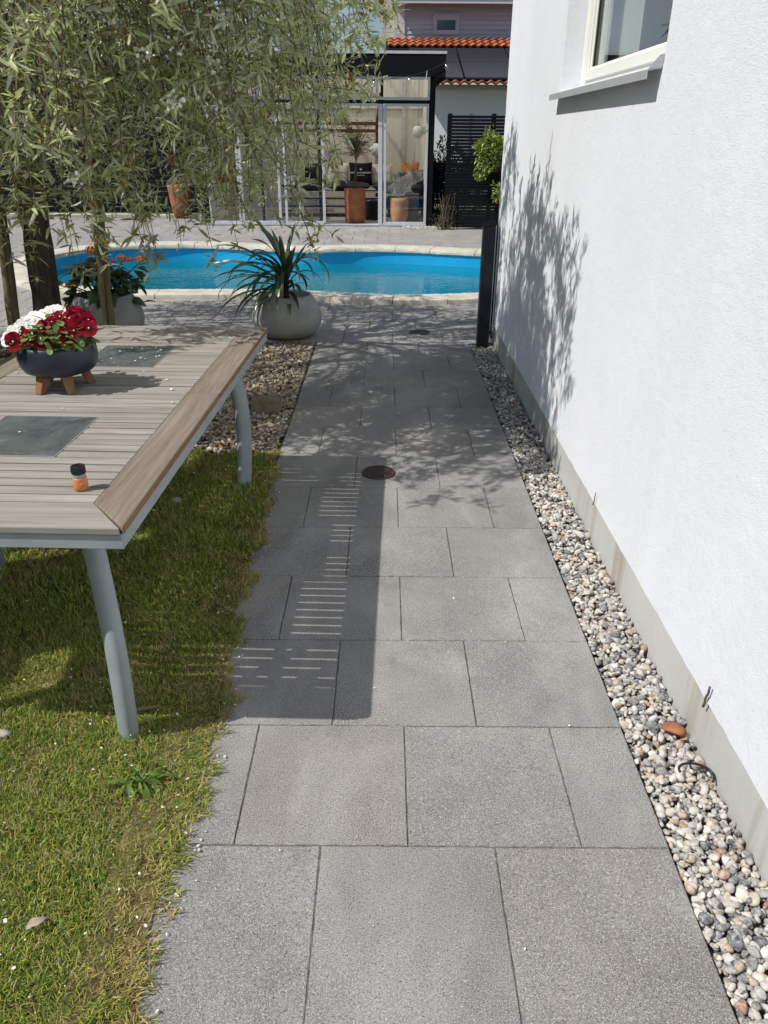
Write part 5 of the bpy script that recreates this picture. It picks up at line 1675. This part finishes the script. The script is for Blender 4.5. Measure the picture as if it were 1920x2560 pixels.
# pots
pt = empty('potted_tree', (-.588, 15.36, .017), 0, 'tall copper coloured planter with a thin bare-stemmed little tree in the open doorway', 'potted tree')
MB().lathe([(.165, 0), (.178, .01), (.186, .12), (.196, .45), (.197, .585), (.190, .592), (.178, .588), (.176, .52), (0, .52)], 40).build('pot', M['terracotta'], pt, smooth=True)
MB().tube([(-.05, 0, .5), (.0, .01, .78), (.02, 0, .98), (.03, .0, 1.12)], [.013, .011, .010, .011], 8).build('trunk', M['twig'], pt, smooth=True)
MB().tube([(.03, .02, .5), (.03, .02, .78), (.025, .0, .98)], [.010, .009, .007], 8).build('trunk', M['twig'], pt, smooth=True)
prng = np.random.default_rng(12); m = MB(); tips = []
for k in range(46):
    a = prng.uniform(0, 2*PI); rr = prng.uniform(.10, .42); zt = prng.uniform(1.28, 1.82)-.25*(rr/.42)**2*prng.uniform(0, 1)
    e1 = np.array([.08+rr*math.cos(a), rr*math.sin(a), zt]); p0 = np.array([.03, 0, prng.uniform(1.05, 1.2)])
    pts = bez([p0, p0+(e1-p0)*[.2, .2, .5], p0+(e1-p0)*[.7, .7, .75], e1], 7); pts[1:-1] += prng.normal(0, .012, (5, 3))
    m.tube(pts, np.linspace(.0065, .002, 7), 4, cap=False)
    for j in range(2, 7):
        for q in range(3):
            d_ = prng.normal(0, 1, 3); d_ /= np.linalg.norm(d_); d_[2] = abs(d_[2])*.6; e2 = pts[j]+d_*prng.uniform(.05, .13)
            m.tube([pts[j], e2], [.003, .0014], 3, cap=False); tips += [pts[j]+(e2-pts[j])*s for s in (.5, .8, 1.)]
m.build('crown', M['twig'], pt)
tips = np.array(tips); nT = len(tips)
Vl, Fl, Al = leaves_np(tips, prng.normal(0, 1, (nT, 3)), prng.normal(0, 1, (nT, 3)), prng.uniform(.018, .036, nT), prng.uniform(.006, .011, nT), prng.uniform(0, .3, nT), prng.random(nT))
tag(link('foliage', np_mesh('foliage', Vl, Fl, M['olive_leaf'], {'rnd': Al}), pt), kind='stuff')
p2 = empty('terracotta_pot', (.240, 15.36, .017), 0, 'empty tapered pale terracotta pot standing behind the right glass panel', 'pot')
MB().lathe([(.125, 0), (.140, .02), (.158, .10), (.170, .22), (.176, .38), (.177, .43), (.168, .436), (.158, .43), (.15, .1), (0, .06)], 36).build('pot_body', M['pale_terracotta'], p2, smooth=True)
p3 = empty('terracotta_pot', (-4.06, 16.30, .0), 0, 'terracotta pot half hidden behind the hanging pear leaves at the far fence', 'pot')
MB().lathe([(.15, 0), (.17, .02), (.21, .3), (.23, .52), (.24, .56), (.235, .60), (.215, .60), (.19, .2), (0, .15)], 32).build('pot_body', M['terracotta'], p3, smooth=True)
bkt = empty('black_bucket', (-.27, 15.95, .017), 0, 'black plastic bucket to the right of the copper planter', 'bucket')
MB().lathe([(.125, 0), (.135, .005), (.165, .30), (.178, .305), (.178, .36), (.168, .362), (.158, .30), (.12, .02), (0, .02)], 32).build('body', M['black_plastic'], bkt, smooth=True)
m = MB(); m.tube([(.18*math.cos(a), -.02, .34-.10*math.sin(a)) for a in np.linspace(0, PI, 14)], .005, 6); m.build('handle', M['black_plastic'], bkt, smooth=True)
# side table with a wire lantern
st_ = empty('side_table', (.20, 15.95, .017), 0, 'small round white side table behind the pale terracotta pot', 'table')
MB().lathe([(.19, .435), (.195, .44), (.195, .455), (0, .457)], 32).build('table_top', M['white_trim'], st_, smooth=False)
MB().tube([(0, 0, .01), (0, 0, .435)], .025, 10).build('stem', M['white_trim'], st_)
MB().lathe([(.15, 0), (.15, .012), (0, .02)], 28).build('base', M['white_trim'], st_)
ln = empty('wire_lantern', (.17, 15.95, .475), 0, 'grey wire cage lantern on the small white side table', 'lantern')
m = MB()
for k in range(26):
    a = 2*PI*k/26
    m.tube([(.135*math.cos(a), .135*math.sin(a), 0), (.15*math.cos(a), .15*math.sin(a), .10), (.135*math.cos(a), .135*math.sin(a), .22), (.075*math.cos(a), .075*math.sin(a), .33), (.03*math.cos(a), .03*math.sin(a), .38)], .0022, 4)
m.build('cage', M['grey_plastic'], ln)
m = MB()
for r_, z in ((.136, .0), (.151, .10), (.136, .22), (.076, .33)): m.tube([(r_*math.cos(a), r_*math.sin(a), z) for a in np.linspace(0, 2*PI, 30)], .003, 4)
m.build('hoop', M['grey_plastic'], ln)
MB().lathe([(.045, 0), (.045, .11), (0, .112)], 20).build('candle', M['lantern_paper'], ln)
bx = empty('storage_box', (.49, 15.75, .017), 0, 'blue grey lidded storage box beside the pale terracotta pot', 'box')
MB().box(-.125, .125, -.12, .12, 0, .45, bev=.012).build('body', M['grey_box'], bx)
MB().box(-.132, .132, -.127, .127, .4505, .485, bev=.01).build('lid', M['grey_box'], bx)
# paper lanterns hanging from the roof
def paper_lantern(x, y, z, r, ztop, label):
    e = empty('paper_lantern', (x, y, z), 0, label, 'paper lantern')
    m = MB(); prof = []
    for i in range(25):
        a = -PI/2*.9+PI*.9*i/24
        prof.append((r*math.cos(a)*(1+(.012 if i % 2 else -.012)), r*math.sin(a)))
    m.lathe(prof, 28); m.build('shade', M['lantern_paper'], e, smooth=True)
    MB().lathe([(r*.22, r*.96), (r*.22, r*1.04), (0, r*1.05)], 16).build('cap', M['wire_dark'], e)
    MB().tube([(0, 0, r), (0, 0, ztop-z)], .003, 5).build('cord', M['wire_dark'], e)
    m = MB()
    for k in range(5): m.tube([(.03*math.cos(k*1.26), .03*math.sin(k*1.26), -r*.95), (.035*math.cos(k*1.26), .035*math.sin(k*1.26), -r*.95-.17)], .006, 4)
    m.build('tassel', M['lantern_paper'], e)
paper_lantern(.585, 16.2, 1.56, .105, 2.50, 'white paper lantern with tassels hanging in front of the beige wall at the right')
paper_lantern(-.22, 16.9, 1.24, .115, 2.42, 'white paper lantern partly hidden behind the little tree')
# string lights
fe = empty('string_lights', (0, 14.655, 0), 0, 'string of clear light bulbs hanging along the black roof fascia', 'string lights')
ctrl = [(.955, 2.585), (.80, 2.50), (.62, 2.44), (.40, 2.385), (.15, 2.345), (-.1, 2.325), (-.4, 2.34), (-.7, 2.39), (-1.0, 2.46), (-1.3, 2.42), (-1.7, 2.35), (-2.2, 2.32), (-2.8, 2.38), (-3.3, 2.55)]
m = MB(); m.tube([(x, 0, z) for x, z in ctrl], .0045, 5); m.build('wire', M['wire_dark'], fe)
for x, z in ((.975, 2.575), (.37, 2.375), (-.22, 2.325), (-.95, 2.44), (-1.6, 2.36), (-2.3, 2.32)):
    b = MB().lathe([(.0, -.115), (.018, -.108), (.031, -.085), (.033, -.068), (.024, -.045), (.015, -.030), (.013, -.025)], 16)
    b.v = [(x+p_[0], p_[1]-.005, z+p_[2]) for p_ in b.v]; b.build('bulb', M['bulb_glass'], fe, smooth=True)
    b = MB().lathe([(.015, -.030), (.016, -.002), (.008, .004), (0, .004)], 12); b.v = [(x+p_[0], p_[1]-.005, z+p_[2]) for p_ in b.v]; b.build('socket', M['wire_dark'], fe)
m = MB(); m.tube([(.66, 0, 2.46), (.655, 0, 2.40), (.645, 0, 2.34), (.63, 0, 2.29)], [.006, .008, .006, .003], 5); m.build('wire_end', M['alu'], fe)

# ================================================================== fences and plants at the back
def slat_fence(name, x0, x1, y, z0, z1, pitch, gap, label, posts, cat='fence', thick=.02):
    e = empty(name, (x0, y, 0), 0, label, cat)
    n_ = int((z1-z0)/pitch)
    me = MB().box(0, x1-x0, 0, thick, 0, pitch-gap, bev=.002).mesh('slat', M['black_wood'])
    for k in range(n_): link('slat', me, e, (0, 0, z0+k*pitch))
    for px in posts: MB().box(px-x0-.035, px-x0+.035, thick+.001, thick+.07, -.1, z1+.0).build('post', M['black_wood'], e)
    return e
SF = slat_fence('slat_screen', 1.015, 3.2, 14.45, .03, 1.83, .0508, .0095, 'tall black horizontal slat screen between the garden room and the white house', (1.06, 1.80, 2.5, 3.15))
slat_fence('low_fence', .86, 4.2, 16.4, .32, 1.06, .0505, .006, 'low black slat fence behind the gap beside the garden room', (.92, 2.2, 4.1))
slat_fence('black_fence', -10.5, -3.32, 16.75, .05, 2.05, .10, .006, 'long black board fence behind the pear tree on the left', (-10.3, -8.5, -6.7, -5.0, -3.4))
# pale kerb in front of the black fence
kb = empty('edging_kerb', (0, 16.25, 0), 0, 'row of pale edging stones at the foot of the black fence', 'kerb')
x = -10.4
while x < -3.6:
    w_ = random.uniform(.32, .5); MB().box(x, x+w_-.01, -.05, .06, -.05, .06+random.gauss(0, .006), bev=.012).build('edging_stone', M['coping'], kb); x += w_
def leafy(name, label, cat, center, size, n_, mat, L0, L1, wr, seed, stems=8, base_z=0., hang=False):
    r_ = np.random.default_rng(seed)
    e = empty(name, (center[0], center[1], 0), 0, label, cat)
    q = r_.normal(size=(n_, 3)); q /= np.linalg.norm(q, axis=1)[:, None]; q *= (r_.random((n_, 1))**.45)
    lump = 1+.22*np.sin(q[:, 0:1]*6+seed)+.18*np.sin(q[:, 2:3]*7+2*seed)
    P = q*lump*np.array(size)/2+np.array([0, 0, center[2]])
    D = q+r_.normal(0, .6, (n_, 3))+np.array([0, 0, -.35 if hang else .2]); Nn = np.array([0, -.3, 1.])+r_.normal(0, .5, (n_, 3))
    L = r_.uniform(L0, L1, n_)
    Vl, Fl, Al = leaves_np(P, D, Nn, L, L*wr, r_.uniform(0, .4, n_), r_.random(n_))
    tag(link('foliage', np_mesh('foliage', Vl, Fl, mat, {'rnd': Al}, True), e), kind='stuff')
    m = MB()
    for k in range(stems):
        p_ = P[r_.integers(0, n_)]
        b0 = np.array([r_.normal(0, size[0]*.12), r_.normal(0, size[1]*.1), base_z])
        m.tube(bez([b0, b0+(p_-b0)*[.2, .2, .5]+r_.normal(0, .03, 3), b0+(p_-b0)*.75, p_], 7), np.linspace(.007, .003, 7), 5, cap=False)
    m.build('stem', M['twig'], e)
    return e
leafy('leafy_shrub', 'bright yellow green shrub growing in front of the black slat screen by the house corner', 'shrub', (1.80, 14.28, 1.28), (.72, .42, .60), 1500, M['shrub_leaf'], .045, .085, .42, 3, 9, .95)
leafy('leafy_shrub', 'small yellow green tuft low against the house corner', 'shrub', (1.93, 14.1, .62), (.26, .25, .34), 170, M['shrub_leaf'], .045, .08, .42, 5, 4, .45)
o = leafy('leafy_shrub', 'drooping yellow green shoot hanging below the shrub on the slat screen', 'shrub', (1.60, 14.27, .92), (.26, .2, .26), 150, M['shrub_leaf'], .045, .08, .42, 8, 4, .85, True)
hx = [(1.12, .5), (1.45, .6), (1.9, .8), (2.7, .8), (3.6, .8)]
for i, (x, w_) in enumerate(hx):
    e = leafy('hedge_bush', ['green laurel bush seen in the gap between garden room and slat screen', 'green laurel bush just behind the left edge of the slat screen', 'green laurel bush directly behind the slat screen', 'green laurel bush behind the shrub on the slat screen', 'green laurel bush hidden at the right end of the row'][i],
          'bush', (x, 17.15, .72), (w_*1.25, .7, 1.22), 1500, M['hedge_leaf'], .06, .11, .36, 20+i, 8)
    e['group'] = 'laurel bushes behind the low black fence'
# grass seen under the low fence
V_, Q_, T_, r1, h1, d1 = None, None, None, None, None, None
nG = 2600; X = grng.uniform(.87, 1.5, nG); Y = grng.uniform(16.45, 17.0, nG); az = grng.uniform(0, 2*PI, nG); H = grng.uniform(.08, .2, nG)
sx, sy = np.cos(az)*.006, np.sin(az)*.006
Vb = np.stack([np.stack([X+sx, Y+sy, 0*X], 1), np.stack([X-sx, Y-sy, 0*X], 1), np.stack([X+grng.normal(0, .04, nG), Y+grng.normal(0, .04, nG), H], 1)], 1).reshape(-1, 3)
tag(link('tall_grass', np_mesh('tall_grass', Vb, [(np.arange(nG)*3)[:, None]+np.array([[0, 1, 2]])], M['hedge_leaf'], {'rnd': np.repeat(grng.random(nG), 3)})), kind='stuff')
# dry perennial at the foot of the screen
dp = empty('dry_perennial', (1.02, 14.40, 0), 0, 'dry brown perennial with bare stems at the foot of the slat screen', 'dry plant')
m = MB(); drg = np.random.default_rng(77)
for k in range(34):
    p0 = np.array([drg.normal(0, .06), drg.normal(0, .03), 0]); h = drg.uniform(.12, .62)
    e1 = p0+np.array([drg.normal(0, .10), drg.normal(0, .05), h])
    m.tube(bez([p0, p0+[0, 0, h*.4], p0+(e1-p0)*.7+drg.normal(0, .02, 3), e1], 6), np.linspace(.005, .002, 6), 4, cap=False)
m.build('stem', M['dead_stem'], dp)
nT = 180; P = np.stack([drg.normal(0, .12, nT), drg.normal(-.02, .05, nT), np.abs(drg.normal(0, .12, nT))], 1)
Vl, Fl, Al = leaves_np(P, drg.normal(0, 1, (nT, 3)), drg.normal(0, 1, (nT, 3)), drg.uniform(.03, .07, nT), drg.uniform(.01, .02, nT), drg.uniform(0, .5, nT), drg.random(nT))
tag(link('dry_leaves', np_mesh('dry_leaves', Vl, Fl, M['olive_leaf'], {'rnd': Al}), dp), kind='stuff')

# dark evergreen trees beyond the fence on the left
for i, (x, y, w_, h_, sd) in enumerate([(-9.5, 20, 4.2, 5.0, 31), (-6.4, 21, 3.6, 4.2, 32)]):
    e = empty('evergreen_tree', (x, y, 0), 0, ['broad dark evergreen tree at the far left beyond the black fence', 'smaller dark evergreen tree nearer the garden room beyond the black fence'][i], 'tree')
    r_ = np.random.default_rng(sd); n_ = 9000
    q = r_.normal(size=(n_, 3)); q /= np.linalg.norm(q, axis=1)[:, None]; q *= r_.random((n_, 1))**.4
    lump = 1+.2*np.sin(q[:, 0:1]*8+sd)+.18*np.sin(q[:, 2:3]*9)
    P = q*lump*np.array([w_/2, w_/2, h_/2])+[0, 0, h_*.55]
    L = r_.uniform(.12, .24, n_)
    Vl, Fl, Al = leaves_np(P, q+r_.normal(0, .6, (n_, 3)), np.array([0, -.2, 1.])+r_.normal(0, .5, (n_, 3)), L, L*.4, r_.uniform(0, .4, n_), r_.random(n_))
    tag(link('crown', np_mesh('crown', Vl, Fl, M['hedge_leaf'], {'rnd': Al}), e), kind='stuff')
    MB().tube([(0, 0, 0), (.05, 0, h_*.4), (0, .05, h_*.75)], [.16, .12, .05], 9).build('trunk', M['bark'], e)

# ================================================================== neighbour's house
nb = empty('neighbour_house', (1.5, 21, 0), 0, 'neighbouring house with slate clapboard upper storey, orange tiled lean-to and solar panels', 'house')
def nbx(m, name, mat, parent=None, **kw):
    m.v = [(x-1.5, y-21, z) for x, y, z in m.v]
    return m.build(name, mat, parent or nb, **kw)
M['nb_render'] = simple('neighbour_render', (.84, .85, .88), .9, .03, 3, .2, 120, .2, 0, 'world')
nbx(MB().box(-.2, 9, 21.0, 21.25, 0, 2.57), 'lower_wall', M['nb_render'])
nbx(MB().box(2.02, 2.08, 20.985, 20.998, .6, 2.0), 'drainpipe', M['clad_trim'])
nbx(MB().box(.2, 9, 20.86, 20.995, 2.50, 2.585), 'soffit', M['white_trim'])
nbx(MB().box(.2, 9, 20.84, 20.86, 2.50, 2.60), 'gutter_board', M['white_trim'])
# lean-to roof from (20.55, 2.62) up to (25, 3.93)
RY0, RZ0, RY1, RZ1 = 20.55, 2.62, 25.0, 3.93
ra = math.atan2(RZ1-RZ0, RY1-RY0)
def onroof(y, dz=0): return RZ0+(RZ1-RZ0)*(y-RY0)/(RY1-RY0)+dz
m = MB(); m.add([(-.05, RY0+.25, RZ0+.02), (9, RY0+.25, RZ0+.02), (9, RY1, RZ1-.05), (-.05, RY1, RZ1-.05), (-.05, RY0+.25, RZ0+.06), (9, RY0+.25, RZ0+.06), (9, RY1, RZ1-.01), (-.05, RY1, RZ1-.01)],
    [(3, 2, 1, 0), (4, 5, 6, 7), (0, 1, 5, 4), (1, 2, 6, 5), (2, 3, 7, 6), (3, 0, 4, 7)])
nbx(m, 'roof_deck', M['black_wood'])
def tile_mesh():
    m = MB(); w_, L = .218, .40; K = 10; Vv = []
    for j in range(2):
        for i in range(K+1):
            u = i/K
            z = .024*math.sin(u*2*PI*.98-.5)*(1 if u < .62 else .9)+.040*(1-j)
            Vv.append((u*w_, j*L, z+.03)); 
    for i in range(K+1):
        u = i/K; z = .024*math.sin(u*2*PI*.98-.5)*(1 if u < .62 else .9)+.012
        Vv.append((u*w_, .004, z+.012))
    Ff = [(i, i+1, K+2+i, K+1+i) for i in range(K)]+[(2*K+2+i, 2*K+3+i, i+1, i) for i in range(K)]
    m.add(Vv, Ff); return m.mesh('roof_tile', M['tile'], False)
tmz = tile_mesh()
tcount = 0
rows_y = [24.66, 24.33, 23.99]+[20.36]
for ri, ry in enumerate(rows_y):
    x = 0.0 if ri < 3 else .9
    while x < 6.6:
        o = link('roof_tile', tmz, nb, (x-1.5, ry-21, onroof(ry)+.002)); o.rotation_euler = (ra+random.gauss(0, .006), 0, random.gauss(0, .006)); x += .205
# solar panels
sx = .55
for k in range(6):
    for (ya, yb) in ((20.44, 21.86), (21.89, 23.30)):
        m = MB(); m.add([(sx, ya, onroof(ya, .10)), (sx+1.22, ya, onroof(ya, .10)), (sx+1.22, yb, onroof(yb, .10)), (sx, yb, onroof(yb, .10)),
                         (sx, ya, onroof(ya, .14)), (sx+1.22, ya, onroof(ya, .14)), (sx+1.22, yb, onroof(yb, .14)), (sx, yb, onroof(yb, .14))],
              [(3, 2, 1, 0), (4, 5, 6, 7), (0, 1, 5, 4), (1, 2, 6, 5), (2, 3, 7, 6), (3, 0, 4, 7)])
        nbx(m, 'solar_panel', M['solar'])
    sx += 1.26
# upper storey
UY, UX0 = 25.1, .47
nbx(MB().box(UX0, 9, UY+.03, UY+4, 3.5, 7.4), 'upper_wall', M['clad'])
bh = .112; z = 3.95; k = 0
while z < 4.86:
    m = MB(); m.add([(UX0, UY+.0, z), (8.9, UY+.0, z), (8.9, UY+.024, z+bh), (UX0, UY+.024, z+bh), (UX0, UY+.03, z), (8.9, UY+.03, z)], [(0, 1, 2, 3), (4, 5, 1, 0)])
    nbx(m, 'clapboard', M['clad']); z += bh
m = MB(); m.box(UX0, 8.9, UY+.005, UY+.028, 4.86, 7.3); nbx(m, 'upper_boards', M['clad'])
nbx(MB().box(.19, UX0-.001, UY-.03, UY+.3, 3.93, 7.2), 'corner_board', M['white_trim'])
nbx(MB().box(.19, UX0+.002, UY-.05, UY-.031, 3.93, 4.08), 'corner_base', M['clad_trim'])
nbx(MB().box(-.16, .189, UY+.10, UY+4.2, 0, 7.2), 'side_wing', M['cream_clad'])
for k in range(16): nbx(MB().box(-.165, .186, UY+.08, UY+.099, 3.6+k*.10, 3.694+k*.10), 'cream_board', M['cream_clad'])
# small window
w0 = MB(); frame4(w0, 0, 1, 0, 1, 0, 1, .1, .1, .1, .1)
def nframe(x0, x1, z0, z1, y0, y1, w_):
    m = MB(); m.box(x0, x0+w_, y0, y1, z0, z1); m.box(x1-w_, x1, y0, y1, z0, z1); m.box(x0+w_, x1-w_, y0, y1, z0, z0+w_); m.box(x0+w_, x1-w_, y0, y1, z1-w_, z1); return m
wo_ = nbx(nframe(1.265, 1.99, 4.05, 4.50, UY-.03, UY+.0, .075), 'small_window', M['clad_trim'])
m = MB().box(1.24, 2.02, UY-.05, UY-.031, 4.50, 4.535); m.v = [(a-1.5, b-21, c) for a, b, c in m.v]; m.build('head_trim', M['clad_trim'], wo_)
m = nframe(1.341, 1.914, 4.126, 4.424, UY-.022, UY+.004, .028); m.v = [(a-1.5, b-21, c) for a, b, c in m.v]; m.build('sash', M['clad_trim'], wo_)
m = MB().box(1.370, 1.885, UY-.012, UY-.008, 4.155, 4.395); m.v = [(a-1.5, b-21, c) for a, b, c in m.v]; m.build('pane', M['far_glass'], wo_)
# eaves above
nbx(MB().box(.05, 9.2, UY-.50, UY-.45, 4.72, 4.90), 'eave_board', M['white_trim'])
nbx(MB().box(.05, 9.2, UY-.44, UY+.0, 4.895, 4.915), 'eave_soffit', M['clad_trim'])
for x in np.arange(.50, 9, .70): nbx(MB().box(x, x+.06, UY-.44, UY-.001, 4.78, 4.894), 'rafter_tail', M['cream_clad'])
m = MB(); m.add([(.0, UY-.55, 4.93), (9.3, UY-.55, 4.93), (9.3, UY+3, 7.0), (.0, UY+3, 7.0)], [(0, 1, 2, 3)]); nbx(m, 'upper_roof', M['tile'])
